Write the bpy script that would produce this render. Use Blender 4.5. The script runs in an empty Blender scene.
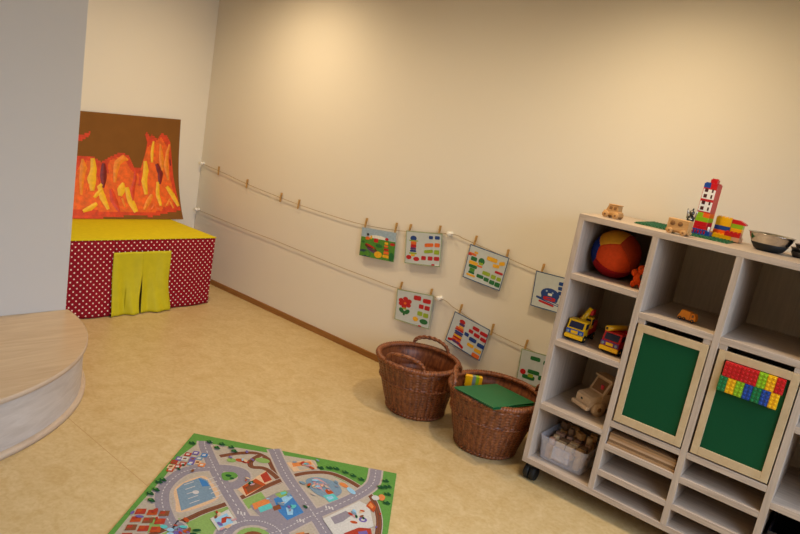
import bpy, bmesh, math, random
from mathutils import Vector, Matrix
random.seed(7)
PI = math.pi
C = bpy.context.scene.collection

# ------------------------------------------------------------------ colour + materials
def lin(h):
    if isinstance(h, tuple): v = [c/255 for c in h]
    else:
        h = h.lstrip('#'); v = [int(h[i:i+2], 16)/255 for i in (0, 2, 4)]
    return tuple(((c+.055)/1.055)**2.4 if c > .04045 else c/12.92 for c in v) + (1,)
MATS = {}
def base_mat(name):
    m = bpy.data.materials.new(name); m.use_nodes = True
    nt = m.node_tree; b = nt.nodes['Principled BSDF']
    return m, nt, b
def flat(name, col, rough=.5, metal=0, var=.06, scale=40, spec=.5, bump=0):
    if name in MATS: return MATS[name]
    m, nt, b = base_mat(name)
    c = lin(col)
    tc = nt.nodes.new('ShaderNodeTexCoord'); n = nt.nodes.new('ShaderNodeTexNoise')
    n.inputs['Scale'].default_value = scale; n.inputs['Detail'].default_value = 3
    nt.links.new(tc.outputs['Object'], n.inputs['Vector'])
    r = nt.nodes.new('ShaderNodeValToRGB')
    r.color_ramp.elements[0].position = .3; r.color_ramp.elements[1].position = .7
    r.color_ramp.elements[0].color = tuple(x*(1-var) for x in c[:3]) + (1,)
    r.color_ramp.elements[1].color = tuple(min(1, x*(1+var)) for x in c[:3]) + (1,)
    nt.links.new(n.outputs['Fac'], r.inputs['Fac']); nt.links.new(r.outputs['Color'], b.inputs['Base Color'])
    b.inputs['Roughness'].default_value = rough; b.inputs['Metallic'].default_value = metal
    b.inputs['Specular IOR Level'].default_value = spec
    if bump:
        bp = nt.nodes.new('ShaderNodeBump'); bp.inputs['Strength'].default_value = bump; bp.inputs['Distance'].default_value = .002
        nt.links.new(n.outputs['Fac'], bp.inputs['Height']); nt.links.new(bp.outputs['Normal'], b.inputs['Normal'])
    MATS[name] = m; return m
def wood(name, c1, c2, scale=(60, 60, 4), rough=.5, dist=1.5):
    if name in MATS: return MATS[name]
    m, nt, b = base_mat(name)
    tc = nt.nodes.new('ShaderNodeTexCoord'); mp = nt.nodes.new('ShaderNodeMapping'); mp.inputs['Scale'].default_value = scale
    n = nt.nodes.new('ShaderNodeTexNoise'); n.inputs['Scale'].default_value = 1; n.inputs['Detail'].default_value = 6
    n.inputs['Roughness'].default_value = .6; n.inputs['Distortion'].default_value = dist
    r = nt.nodes.new('ShaderNodeValToRGB'); r.color_ramp.elements[0].position = .3; r.color_ramp.elements[1].position = .72
    r.color_ramp.elements[0].color = lin(c1); r.color_ramp.elements[1].color = lin(c2)
    nt.links.new(tc.outputs['Object'], mp.inputs['Vector']); nt.links.new(mp.outputs['Vector'], n.inputs['Vector'])
    nt.links.new(n.outputs['Fac'], r.inputs['Fac']); nt.links.new(r.outputs['Color'], b.inputs['Base Color'])
    b.inputs['Roughness'].default_value = rough
    MATS[name] = m; return m

WALLC, PARTC = '#e9e1d3', (198, 194, 190)
wall_m = flat('wall_paint', WALLC, .85, var=.012, scale=300, spec=.2, bump=.15)
part_m = flat('partition_paint', PARTC, .85, var=.012, scale=300, spec=.2, bump=.15)
ceil_m = flat('ceiling_paint', '#ece8e0', .9, var=.01)
base_m = wood('baseboard_wood', '#8a5a2a', '#a8763e', (3, 60, 60))
SHX = wood('limed_wood_along', (170, 151, 134), (200, 181, 163), (3, 45, 45), .45)
SHZ = wood('limed_wood_upright', (170, 151, 134), (200, 181, 163), (45, 45, 3), .45)
EDGE = wood('limed_wood_edge', '#b3a290', '#c9b9a7', (4, 60, 60), .45)
BACK = wood('limed_wood_back', (178, 164, 146), (198, 183, 163), (45, 45, 3), .55)
DOORF = wood('beech_frame', (188, 160, 120), (203, 178, 140), (12, 40, 12), .45)
BEECH = wood('toy_beech', '#b98850', '#d0a46c', (20, 60, 60), .5)
BEECH_D = wood('dark_beech_and_hole_shade', '#7a5128', '#8f6334', (20, 60, 60), .5)  # wheel hubs, also painted shade in toy windows and holes
PODT = wood('podium_oak_top', (181, 155, 123), (202, 180, 150), (30, 3, 30), .32, 1.0)
PODS = wood('podium_oak_side', (171, 159, 150), (192, 182, 174), (4, 4, 26), .5, 1.0)
PODE = wood('podium_oak_edge', (175, 152, 131), (194, 173, 151), (6, 6, 30), .45, 1.0)
PEG = wood('peg_wood', '#b58a4c', '#cda565', (80, 80, 8), .6)
BLK = flat('black_plastic', '#101010', .5)
RUB = flat('black_rubber', '#0b0b0b', .6)
def plastic(name, col, rough=.28): return flat('plastic_'+name, col, rough, var=.02)
RED, YEL, BLU = plastic('red', '#c8141c'), plastic('yellow', '#f0b60c'), plastic('blue', '#17479e')
GRN, LIM, ORA = plastic('green', '#0c7a44'), plastic('lime', '#8fbc1a'), plastic('orange', '#f06a1a')
WHI, TAN, PUR = plastic('white', '#efefef'), plastic('pink_tan', '#d8a58c'), plastic('purple', '#6a2a7a')
DGREEN = plastic('plate_green', (3, 96, 52), .45)
PANEL = flat('door_green', (2, 72, 40), .6, var=.04, scale=250, spec=.2)
GRY = plastic('grey', '#7d8e8e')
DBL = plastic('dark_blue_window', (16, 22, 56), .5)
TRW = wood('truck_wood', (196, 160, 120), (216, 182, 142), (20, 60, 60), .5)
STEEL = flat('steel', '#c8c4be', .16, 1, var=.02)
DSTEEL = flat('dark_steel', '#6c6862', .35, 1, var=.05)
HOOKW = flat('hook_white', '#efece6', .35)
STR = flat('string_cord', '#a98f6c', .8)

# wicker
def wicker(name, c0, c1, c2):
    m, nt, b = base_mat(name)
    tc = nt.nodes.new('ShaderNodeTexCoord'); n = nt.nodes.new('ShaderNodeTexNoise'); n.inputs['Scale'].default_value = 60; n.inputs['Detail'].default_value = 5
    mp = nt.nodes.new('ShaderNodeMapping'); mp.inputs['Scale'].default_value = (1.2, 1.2, .35)
    r = nt.nodes.new('ShaderNodeValToRGB'); e = r.color_ramp.elements
    e[0].position = .3; e[0].color = lin(c0); e[1].position = .7; e[1].color = lin(c2)
    k = e.new(.5); k.color = lin(c1)
    nt.links.new(tc.outputs['Object'], mp.inputs['Vector']); nt.links.new(mp.outputs['Vector'], n.inputs['Vector'])
    nt.links.new(n.outputs['Fac'], r.inputs['Fac']); nt.links.new(r.outputs['Color'], b.inputs['Base Color'])
    b.inputs['Roughness'].default_value = .42
    return m
WICK = wicker('wicker_brown', '#532a14', '#743e20', '#8c522b')
WICKR = wicker('wicker_rim', '#55280f', '#7c4220', '#95592f')

# linoleum floor with a welded seam
def floor_mat():
    m, nt, b = base_mat('linoleum')
    tc = nt.nodes.new('ShaderNodeTexCoord')
    n = nt.nodes.new('ShaderNodeTexNoise'); n.inputs['Scale'].default_value = 55; n.inputs['Detail'].default_value = 6; n.inputs['Distortion'].default_value = .6
    n2 = nt.nodes.new('ShaderNodeTexNoise'); n2.inputs['Scale'].default_value = 9; n2.inputs['Detail'].default_value = 4; n2.inputs['Distortion'].default_value = 1.2
    for k in (n, n2): nt.links.new(tc.outputs['Object'], k.inputs['Vector'])
    ad = nt.nodes.new('ShaderNodeMath'); ad.operation = 'ADD'
    ml = nt.nodes.new('ShaderNodeMath'); ml.operation = 'MULTIPLY'; ml.inputs[1].default_value = .5
    nt.links.new(n.outputs['Fac'], ad.inputs[0]); nt.links.new(n2.outputs['Fac'], ad.inputs[1]); nt.links.new(ad.outputs[0], ml.inputs[0])
    r = nt.nodes.new('ShaderNodeValToRGB'); e = r.color_ramp.elements
    e[0].position = .36; e[0].color = lin((184, 156, 106)); e[1].position = .64; e[1].color = lin((201, 178, 134))
    nt.links.new(ml.outputs[0], r.inputs['Fac'])
    sp = nt.nodes.new('ShaderNodeSeparateXYZ'); nt.links.new(tc.outputs['Object'], sp.inputs[0])
    a = nt.nodes.new('ShaderNodeMath'); a.operation = 'ADD'; a.inputs[1].default_value = 2.092; nt.links.new(sp.outputs['Y'], a.inputs[0])
    w = nt.nodes.new('ShaderNodeMath'); w.operation = 'ABSOLUTE'; nt.links.new(a.outputs[0], w.inputs[0])
    l = nt.nodes.new('ShaderNodeMath'); l.operation = 'LESS_THAN'; l.inputs[1].default_value = .0016; nt.links.new(w.outputs[0], l.inputs[0])
    mx = nt.nodes.new('ShaderNodeMixRGB'); mx.inputs['Color2'].default_value = lin((172, 136, 84))
    nt.links.new(l.outputs[0], mx.inputs['Fac']); nt.links.new(r.outputs['Color'], mx.inputs['Color1'])
    nt.links.new(mx.outputs['Color'], b.inputs['Base Color'])
    b.inputs['Roughness'].default_value = .38; b.inputs['Specular IOR Level'].default_value = .4
    return m
def dots_mat():
    m, nt, b = base_mat('red_polka_dot_cotton')
    tc = nt.nodes.new('ShaderNodeTexCoord')
    ds = []
    for off in (0, .5):
        mp = nt.nodes.new('ShaderNodeMapping'); mp.inputs['Scale'].default_value = (1/.044,)*3; mp.inputs['Location'].default_value = (off, off, 0)
        nt.links.new(tc.outputs['UV'], mp.inputs['Vector'])
        fr = nt.nodes.new('ShaderNodeVectorMath'); fr.operation = 'FRACTION'; nt.links.new(mp.outputs['Vector'], fr.inputs[0])
        su = nt.nodes.new('ShaderNodeVectorMath'); su.operation = 'SUBTRACT'; su.inputs[1].default_value = (.5, .5, 0); nt.links.new(fr.outputs[0], su.inputs[0])
        le = nt.nodes.new('ShaderNodeVectorMath'); le.operation = 'LENGTH'; nt.links.new(su.outputs[0], le.inputs[0]); ds.append(le)
    mi = nt.nodes.new('ShaderNodeMath'); mi.operation = 'MINIMUM'
    nt.links.new(ds[0].outputs['Value'], mi.inputs[0]); nt.links.new(ds[1].outputs['Value'], mi.inputs[1])
    lt = nt.nodes.new('ShaderNodeMath'); lt.operation = 'LESS_THAN'; lt.inputs[1].default_value = .125; nt.links.new(mi.outputs[0], lt.inputs[0])
    mx = nt.nodes.new('ShaderNodeMixRGB'); mx.inputs['Color1'].default_value = lin((140, 8, 28)); mx.inputs['Color2'].default_value = lin('#f0d9cc')
    nt.links.new(lt.outputs[0], mx.inputs['Fac']); nt.links.new(mx.outputs['Color'], b.inputs['Base Color'])
    b.inputs['Roughness'].default_value = .8; b.inputs['Specular IOR Level'].default_value = .2
    return m
def tub_mat():
    m, nt, b = base_mat('clear_tub_plastic')
    b.inputs['Base Color'].default_value = lin('#e8e4ea'); b.inputs['Roughness'].default_value = .25
    tr = nt.nodes.new('ShaderNodeBsdfTransparent'); mix = nt.nodes.new('ShaderNodeMixShader')
    n = nt.nodes.new('ShaderNodeTexNoise'); n.inputs['Scale'].default_value = 30
    mr = nt.nodes.new('ShaderNodeMapRange'); mr.inputs['To Min'].default_value = .24; mr.inputs['To Max'].default_value = .34
    nt.links.new(n.outputs['Fac'], mr.inputs['Value']); nt.links.new(mr.outputs['Result'], mix.inputs['Fac'])
    nt.links.new(tr.outputs[0], mix.inputs[1]); nt.links.new(b.outputs[0], mix.inputs[2])
    nt.links.new(mix.outputs[0], nt.nodes['Material Output'].inputs['Surface'])
    return m

# ------------------------------------------------------------------ mesh builder
class MB:
    def __init__(s): s.v = []; s.f = []; s.mi = []; s.sm = []; s.mats = []; s.M = Matrix.Identity(4); s.uv = {}
    def m(s, mat):
        if mat not in s.mats: s.mats.append(mat)
        return s.mats.index(mat)
    def add(s, verts, faces, mat, smooth=False):
        b = len(s.v); k = s.m(mat)
        s.v += [tuple(s.M @ Vector(p)) for p in verts]
        for f in faces: s.f.append([b+i for i in f]); s.mi.append(k); s.sm.append(smooth)
        return b
    def from_bm(s, bm, mat, smooth=False):
        bm.verts.index_update()
        s.add([v.co[:] for v in bm.verts], [[v.index for v in f.verts] for f in bm.faces], mat, smooth); bm.free()
    def box(s, c, d, mat, bev=0, rot=None, seg=2):
        bm = bmesh.new(); bmesh.ops.create_cube(bm, size=1)
        for v in bm.verts: v.co = Vector((v.co.x*d[0], v.co.y*d[1], v.co.z*d[2]))
        if bev: bmesh.ops.bevel(bm, geom=bm.edges[:], offset=bev, segments=seg, affect='EDGES', profile=.5)
        R = rot if rot is not None else Matrix.Identity(3)
        for v in bm.verts: v.co = R @ v.co + Vector(c)
        s.from_bm(bm, mat)
    def b2(s, lo, hi, mat, bev=0, **k):
        s.box([(a+b)/2 for a, b in zip(lo, hi)], [b-a for a, b in zip(lo, hi)], mat, bev, **k)
    def lathe(s, prof, mat, c=(0, 0, 0), n=32, R=None, smooth=True):
        R = R or Matrix.Identity(3); vs = []; fs = []
        for r, z in prof:
            for i in range(n):
                a = 2*PI*i/n; vs.append(R @ Vector((r*math.cos(a), r*math.sin(a), z)) + Vector(c))
        for j in range(len(prof)-1):
            for i in range(n):
                fs.append((j*n+i, j*n+(i+1) % n, (j+1)*n+(i+1) % n, (j+1)*n+i))
        if prof[0][0] > 1e-6: fs.append(tuple(range(n))[::-1])
        if prof[-1][0] > 1e-6: fs.append(tuple((len(prof)-1)*n+i for i in range(n)))
        s.add(vs, fs, mat, smooth)
    def cyl(s, p0, p1, r0, mat, r1=None, n=20, smooth=True):
        r1 = r0 if r1 is None else r1
        p0, p1 = Vector(p0), Vector(p1); d = p1-p0
        R = d.to_track_quat('Z', 'Y').to_matrix(); L = d.length; e = min(r0, r1, L/2)*.12
        s.lathe([(r0-e, 0), (r0, e), (r1, L-e), (r1-e, L)], mat, p0, n, R, smooth)
    def ball(s, c, r, mat, n=24, sc=(1, 1, 1), R=None):
        m = n//2; pr = [(math.sin(PI*j/m), -math.cos(PI*j/m)) for j in range(m+1)]
        R = R or Matrix.Identity(3); vs = []; fs = []
        for a, z in pr:
            for i in range(n):
                t = 2*PI*i/n; vs.append(R @ Vector((a*math.cos(t)*r*sc[0], a*math.sin(t)*r*sc[1], z*r*sc[2])) + Vector(c))
        for j in range(m):
            for i in range(n): fs.append((j*n+i, j*n+(i+1) % n, (j+1)*n+(i+1) % n, (j+1)*n+i))
        s.add(vs, fs, mat, True)
    def tube(s, pts, r, mat, n=8, closed=False):
        P = [Vector(p) for p in pts]; N = len(P); vs = []; fs = []
        rr = r if isinstance(r, (list, tuple)) else [r]*N
        up = Vector((0, 0, 1))
        for i in range(N):
            t = (P[(i+1) % N]-P[i-1]) if closed else (P[min(i+1, N-1)]-P[max(i-1, 0)])
            t.normalize(); u = up if abs(t.dot(up)) < .95 else Vector((1, 0, 0))
            a = t.cross(u).normalized(); b = a.cross(t)
            for k in range(n):
                w = 2*PI*k/n; vs.append(P[i] + (a*math.cos(w)+b*math.sin(w))*rr[i])
        for i in range(N if closed else N-1):
            j = (i+1) % N
            for k in range(n): fs.append((i*n+k, i*n+(k+1) % n, j*n+(k+1) % n, j*n+k))
        if not closed: fs += [tuple(range(n)), tuple((N-1)*n+k for k in range(n))[::-1]]
        s.add(vs, fs, mat, True)
    def grid(s, fn, nu, nv, mat, smooth=True, wrap=False, uvf=None):
        vs = [fn(i/nu, j/nv) for j in range(nv+1) for i in range(nu if wrap else nu+1)]
        w = nu if wrap else nu+1; f0 = len(s.f)
        fs = [(j*w+i, j*w+(i+1) % w, (j+1)*w+(i+1) % w, (j+1)*w+i) for j in range(nv) for i in range(nu)]
        s.add(vs, fs, mat, smooth)
        if uvf:
            q = 0
            for j in range(nv):
                for i in range(nu):
                    s.uv[f0+q] = [uvf(i/nu, j/nv), uvf((i+1)/nu, j/nv), uvf((i+1)/nu, (j+1)/nv), uvf(i/nu, (j+1)/nv)]; q += 1
    def prism(s, poly, z0, z1, mat, f=None, smooth=False):
        n = len(poly); f = f or (lambda x, y, z: (x, y, z))
        vs = [f(x, y, z0) for x, y in poly] + [f(x, y, z1) for x, y in poly]
        fs = [tuple(range(n))[::-1], tuple(range(n, 2*n))] + [(i, (i+1) % n, n+(i+1) % n, n+i) for i in range(n)]
        s.add(vs, fs, mat, smooth)
    def fan(s, pts, mat):
        c = sum((Vector(p) for p in pts), Vector())/len(pts); n = len(pts)
        s.add([c]+list(pts), [(0, i+1, (i+1) % n+1) for i in range(n)], mat)
    def build(s, name, parent=None, loc=(0, 0, 0), rotz=0, recalc=True):
        me = bpy.data.meshes.new(name); me.from_pydata(s.v, [], s.f)
        for m in s.mats: me.materials.append(m)
        me.polygons.foreach_set('material_index', s.mi); me.polygons.foreach_set('use_smooth', s.sm)
        if s.uv:
            ul = me.uv_layers.new(name='UVMap')
            for fi, c in s.uv.items():
                for li, t in zip(me.polygons[fi].loop_indices, c): ul.data[li].uv = t
        if recalc and not s.uv:
            bm = bmesh.new(); bm.from_mesh(me); bmesh.ops.recalc_face_normals(bm, faces=bm.faces); bm.to_mesh(me); bm.free()
        me.update()
        o = bpy.data.objects.new(name, me); C.objects.link(o)
        o.location = loc; o.rotation_euler = (0, 0, rotz)
        if parent: o.parent = parent
        return o
def tag(o, label, cat, group=None):
    o['label'] = label; o['category'] = cat
    if group: o['group'] = group
    return o
def thing(name, label, cat, loc=(0, 0, 0), rotz=0, group=None):
    o = bpy.data.objects.new(name, None); C.objects.link(o); o.empty_display_size = .05
    o.location = loc; o.rotation_euler = (0, 0, rotz); return tag(o, label, cat, group)
def struct(name, mb, label=None):
    o = mb.build(name); o['kind'] = 'structure'
    if label: o['label'] = label
    return o
def dup(root, loc=None, rot=None, label=None):
    r = root.copy(); C.objects.link(r)
    if loc is not None: r.location = loc
    if rot is not None: r.rotation_euler = rot
    if label: r['label'] = label
    for ch in list(root.children):
        c = ch.copy(); C.objects.link(c); c.parent = r
        for g in list(ch.children):
            d = g.copy(); C.objects.link(d); d.parent = c
    return r

# ------------------------------------------------------------------ room
XR, YF, ZC = 6.4, -5.4, 2.85
PX, PY = 1.40, -1.776           # partition face and its free end
def slab(name, lo, hi, mat, bev=0, label=None):
    b = MB(); b.b2(lo, hi, mat, bev); return struct(name, b, label)
slab('floor', (-.15, YF-.15, -.1), (XR+.15, .15, 0), floor_mat())
slab('ceiling', (-.15, YF-.15, ZC), (XR+.15, .15, ZC+.1), ceil_m)
slab('wall_long', (-.15, 0, 0), (XR+.15, .15, ZC), wall_m)
slab('wall_back', (-.15, YF, 0), (0, 0, ZC), wall_m)
slab('wall_front', (-.15, YF-.15, 0), (XR+.15, YF, ZC), wall_m)
slab('wall_partition', (PX-.16, YF, 0), (PX, PY, ZC), part_m, .004)
WY0, WY1, WZ0, WZ1 = -3.9, -.7, .9, 2.4     # window opening in the wall behind the viewer
b = MB()
b.b2((XR, YF, 0), (XR+.15, 0, WZ0), wall_m); b.b2((XR, YF, WZ1), (XR+.15, 0, ZC), wall_m)
b.b2((XR, YF, WZ0), (XR+.15, WY0, WZ1), wall_m); b.b2((XR, WY1, WZ0), (XR+.15, 0, WZ1), wall_m)
struct('wall_window', b)
b = MB(); wf = flat('window_frame_white', '#e8e6e0', .4)
for y in (WY0+.03, (WY0+WY1)/2, WY1-.03): b.b2((XR+.04, y-.03, WZ0), (XR+.1, y+.03, WZ1), wf)
for z in (WZ0+.03, WZ1-.03): b.b2((XR+.04, WY0, z-.03), (XR+.1, WY1, z+.03), wf)
struct('window_1', b)
b = MB(); b.b2((.012, -.012, 0), (XR, 0, .046), base_m, .002); struct('baseboard_long', b)
b = MB(); b.b2((0, -5.2, 0), (.012, 0, .046), base_m, .002); struct('baseboard_back', b)

# ------------------------------------------------------------------ podium
PCX, PCY, PR, PH = PX+.002, -2.80, 1.042, .28
def arc(r, n=72): return [(math.cos(-PI/2+PI*i/n)*r, math.sin(-PI/2+PI*i/n)*r) for i in range(n+1)]
t = thing('podium', 'low half-round pale wood podium against the grey partition wall', 'podium', (PCX, PCY, 0))
b = MB(); b.prism(arc(PR-.008), PH-.024, PH, PODT); b.build('platform_top', t)
b = MB()
b.grid(lambda u, v: ((PR-.02)*math.cos(-PI/2+PI*u), (PR-.02)*math.sin(-PI/2+PI*u), v*(PH-.024)), 96, 4, PODS); b.build('curved_riser', t)
b = MB()
A = arc(PR, 96)
pr = [(PR-.02, 0), (PR, 0), (PR+.002, .018), (PR-.004, .026), (PR-.02, .028)]
b.grid(lambda u, v: (lambda q: (q[0]*math.cos(-PI/2+PI*u), q[0]*math.sin(-PI/2+PI*u), q[1]))(pr[round(v*4)]), 96, 4, PODE); b.build('base_strip', t)
b = MB()
pr2 = [(PR-.012, PH-.024), (PR-.004, PH-.022), (PR-.003, PH-.004), (PR-.008, PH+.0005)]
b.grid(lambda u, v: (lambda q: (q[0]*math.cos(-PI/2+PI*u), q[0]*math.sin(-PI/2+PI*u), q[1]))(pr2[round(v*3)]), 96, 3, PODE); b.build('top_edge', t)

# ------------------------------------------------------------------ play house: draped box with curtain doorway
HX0, HX1, HY0, HY1, HZ = .17, .83, -1.74, -.368, .552
DY0, DY1, DZ = -1.20, -.775, .45
DOT = dots_mat()
YCL = flat('yellow_cotton', (208, 190, 17), .8, var=.04, scale=25, spec=.2)
YCU = flat('yellow_curtain_cotton', (194, 181, 24), .62, var=.05, scale=18, spec=.3)
t = thing('draped_play_house', 'play house table draped in red polka dot cloth with yellow top', 'play house')
b = MB(); b.b2((HX0, HY0, HZ-.004), (HX1+.008, HY1+.006, HZ+.004), YCL, .003); b.build('yellow_top_cloth', t)
b = MB()
def wob(y, z): return .012*math.sin(y*9+z*2)*(1-z/HZ) + .006*math.sin(y*23+1+z*5)*(1-z/HZ)
def panel(y0, y1, z0, z1, nu, nv):
    b.grid(lambda u, v: (HX1 + .004 + wob(y0+(y1-y0)*u, z0+(z1-z0)*v)+.035*(1-(z0+(z1-z0)*v)/HZ)*max(0, min(1, (-.5-(y0+(y1-y0)*u))*3)), y0+(y1-y0)*u, z0+(z1-z0)*v), nu, nv, DOT, True,
           uvf=lambda u, v: (y0+(y1-y0)*u, z0+(z1-z0)*v))
panel(HY0, DY0+.004, .006, HZ, 40, 16); panel(DY1-.004, HY1, .006, HZ, 32, 16); panel(DY0, DY1, DZ, HZ, 20, 5)
b.grid(lambda u, v: (HX1+.004+wob(HY1, v*HZ) - u*(HX1-HX0), HY1+.010*math.sin(u*14)*(1-v), .006+v*(HZ-.006)), 30, 12, DOT, True, uvf=lambda u, v: (HY1+u*.66, v*HZ))
b.grid(lambda u, v: (HX1-u*(HX1-HX0), HY0, .006+v*(HZ-.006)), 8, 6, DOT, True, uvf=lambda u, v: (u*.66, v*HZ))
sk = b.build('polka_dot_skirt', t); s_ = sk.modifiers.new('thick', 'SOLIDIFY'); s_.thickness = .002
def curtain(y0, y1, y0b, y1b, ph, zb):
    b = MB()
    def fn(u, v):
        z = zb+(DZ+.012-zb)*v; k = 1-v
        y = (y0b*k+y0*v)+((y1b*k+y1*v)-(y0b*k+y0*v))*u
        x = HX1+.022 + .010*math.sin(u*7+ph+k*1.5)*(.3+k) + .007*math.sin(u*15+ph*2-k*4)*k + .045*k*k
        return (x, y+.012*math.sin(k*6+ph)*k*(1 if u > .5 else -.4), z)
    b.grid(fn, 26, 26, YCU); o = b.build('curtain', t); m = o.modifiers.new('thick', 'SOLIDIFY'); m.thickness = .002
curtain(DY0-.012, -.985, DY0-.02, -1.005, .4, .006)
curtain(-.99, DY1+.012, -.985, DY1+.02, 2.1, .008)
b = MB()
for y in (HY0+.05, HY1-.06):
    for x in (HX0+.04, HX1-.06): b.b2((x-.02, y-.02, 0), (x+.02, y+.02, HZ-.03), BEECH)
b.b2((HX0+.02, HY0+.02, HZ-.03), (HX1-.03, HY1-.03, HZ-.005), BEECH); b.build('table_frame', t)

# ------------------------------------------------------------------ painting: bent cardboard with flames
QY0, QY1 = -1.30, -.262
def ps(s, q, off=0):      # s along the width 0..1 (0 = towards the partition), q 0..1 from bottom to top
    z = HZ+.006 + q*.838 + .05*(s-1)*q
    x = .016 + .11*(1-q)**1.0*.55 + .115*(1-q)**3.2
    dx = -.0605 - .115*3.2*(1-q)**2.2
    n = Vector((.862, 0, -dx)).normalized()
    y = QY0+(QY1-QY0)*s + .022*(1-q)**4*(s-.4)
    return Vector((x, y, z)) + n*off
CARD = flat('brown_cardboard', (129, 84, 36), .8, var=.04, scale=12, spec=.2)
t = thing('flame_painting', 'brown cardboard painting of orange and yellow flames leaning on the back wall', 'painting')
b = MB()
b.grid(lambda u, v: ps(u, v, .004), 30, 24, CARD); b.grid(lambda u, v: ps(u, v, 0), 30, 24, CARD)
for e in ((0, 0, 0, 1), (1, 0, 1, 1), (0, 0, 1, 0), (0, 1, 1, 1)):
    b.grid(lambda u, v: ps(e[0]+(e[2]-e[0])*u, e[1]+(e[3]-e[1])*u, .004*v), 24, 1, CARD)
b.build('cardboard', t)
FO = flat('paint_orange', '#e8641a', .45, var=.2, scale=25, bump=.5)
FR = flat('paint_red_orange', '#d4401a', .45, var=.2, scale=25, bump=.5)
FD = flat('paint_dark_red', '#7a1410', .45, var=.3, scale=30, bump=.5)
FY = flat('paint_yellow', '#f0b81c', .5, var=.12, scale=30, bump=.5)
FA = flat('paint_amber', '#ee8a1c', .5, var=.15, scale=30, bump=.5)
b = MB()
def pix(px, py):        # measured sketch coordinates of the sheet: width 0..100, height 0..100 from the bottom
    return (0 if px <= 2 else (15.5+.845*px)/100), py*1.06/100
def blob(pts, mat, off):
    # dense fan so that it follows the bend
    P = [pix(*p) for p in pts]; n = len(P); out = []
    for i in range(n):
        a, c = P[i], P[(i+1) % n]
        for k in range(4): out.append((a[0]+(c[0]-a[0])*k/4, a[1]+(c[1]-a[1])*k/4))
    qs = [q for _, q in out]; lo, hi = min(qs), max(qs); N = max(6, int((hi-lo)*60))
    # horizontal scan strips
    def span(q):
        xs = []
        for i in range(len(out)):
            a, c = out[i], out[(i+1) % len(out)]
            if (a[1] <= q) != (c[1] <= q): xs.append(a[0]+(c[0]-a[0])*(q-a[1])/(c[1]-a[1]))
        return sorted(xs)
    for k in range(N):
        q0 = lo+(hi-lo)*k/N; q1 = lo+(hi-lo)*(k+1)/N; xs = span((q0+q1)/2)
        for i in range(0, len(xs)-1, 2):
            b.add([ps(xs[i], q0-.0005, off), ps(xs[i+1], q0-.0005, off), ps(xs[i+1], q1+.0005, off), ps(xs[i], q1+.0005, off)], [(0, 1, 2, 3)], mat, True)
def stroke(pts, w, mat, off=.0085):
    P = [Vector(pix(*p)) for p in pts]; n = len(P)
    L, R = [], []
    for i in range(n):
        d = (P[min(i+1, n-1)]-P[max(i-1, 0)]); d = Vector((d.x*1.04, d.y*.862)).normalized(); nn = Vector((-d.y/1.04, d.x/.862))*w/100
        ww = (1+.25*math.sin(i*2.3+pts[0][0]))*(.45 if i in (0, n-1) else 1.1)
        L.append(P[i]+nn*ww); R.append(P[i]-nn*ww)
    K = 4
    def lerp(A, u):
        u = u*(n-1); i = min(int(u), n-2); return A[i]+(A[i+1]-A[i])*(u-i)
    def fn(u, v):
        p = lerp(L, v)*(1-u)+lerp(R, v)*u
        return ps(p.x, p.y, off + (.004*math.sin(u*PI) if 0 < u < 1 else -.0015) + .0015*math.sin(v*9))
    b.grid(fn, 4, (n-1)*5, mat)
# big orange flame fields (right tower, left mounds)
blob([(0, 0), (0, 53), (14, 55), (22, 50), (30, 55), (40, 60), (48, 57), (53, 47), (60, 46), (64, 60), (66, 72), (70, 78), (76, 74), (80, 80), (86, 78), (90, 72), (92, 58), (94, 40), (97, 22), (99, 8), (86, 6), (66, 2), (50, 4), (30, 1)], FR, .0055)
blob([(2, 8), (4, 48), (14, 52), (20, 30), (30, 52), (42, 57), (50, 44), (58, 40), (66, 66), (80, 76), (88, 66), (90, 40), (95, 16), (70, 6), (40, 6)], FO, .0066)
blob([(0, 70), (6, 74), (12, 77), (11, 73), (4, 68), (0, 66)], FR, .0055)
blob([(63, 78), (66, 70), (68, 68), (70, 70), (68, 76), (65, 80)], FR, .0060)
stroke([(3, 20), (4, 33), (6, 44), (5, 52)], 2.2, FA); stroke([(13, 24), (13, 34), (15, 44), (14, 53)], 3.0, FY)
stroke([(23, 27), (24, 38), (24, 49)], 2.6, FD); stroke([(34, 32), (35, 42), (37, 50), (43, 55), (47, 53)], 2.4, FA)
stroke([(38, 20), (40, 26), (42, 32)], 3.0, FY); stroke([(50, 16), (50, 24), (54, 36), (54, 44)], 1.8, FR)
stroke([(64, 22), (63, 34), (65, 44), (64, 53)], 2.6, FY); stroke([(71, 52), (71, 62), (72, 72)], 1.8, FY)
stroke([(79, 32), (80, 42), (76, 51)], 2.8, FD); stroke([(82, 45), (81, 56), (79, 70)], 2.0, FA)
stroke([(88, 36), (86, 50), (87, 62), (89, 70)], 1.8, FA); stroke([(91, 50), (90, 56)], 1.2, FD)
stroke([(52, 6), (48, 16), (45, 28)], 3.6, FY); stroke([(78, 12), (76, 22), (77, 34)], 2.4, FY)
stroke([(97, 12), (92, 22), (86, 30)], 2.8, FY); stroke([(26, 8), (22, 18), (20, 28), (22, 30)], 2.4, FY)
stroke([(3, 6), (10, 9), (16, 13)], 2.4, FY); stroke([(14, 18), (18, 22), (22, 26)], 1.8, FY)
stroke([(36, 6), (32, 16), (30, 26)], 2.6, FR); stroke([(60, 8), (66, 16), (70, 22)], 2.4, FA)
stroke([(84, 12), (88, 18), (91, 10)], 2.0, FA); stroke([(42, 10), (40, 18)], 2.4, FA); stroke([(8, 22), (10, 30)], 2, FO)
stroke([(67, 8), (72, 12), (78, 8)], 2.2, FO); stroke([(28, 40), (27, 48)], 1.8, FR); stroke([(58, 30), (60, 44)], 2, FR)
b.build('painted_flames', t)

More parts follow.
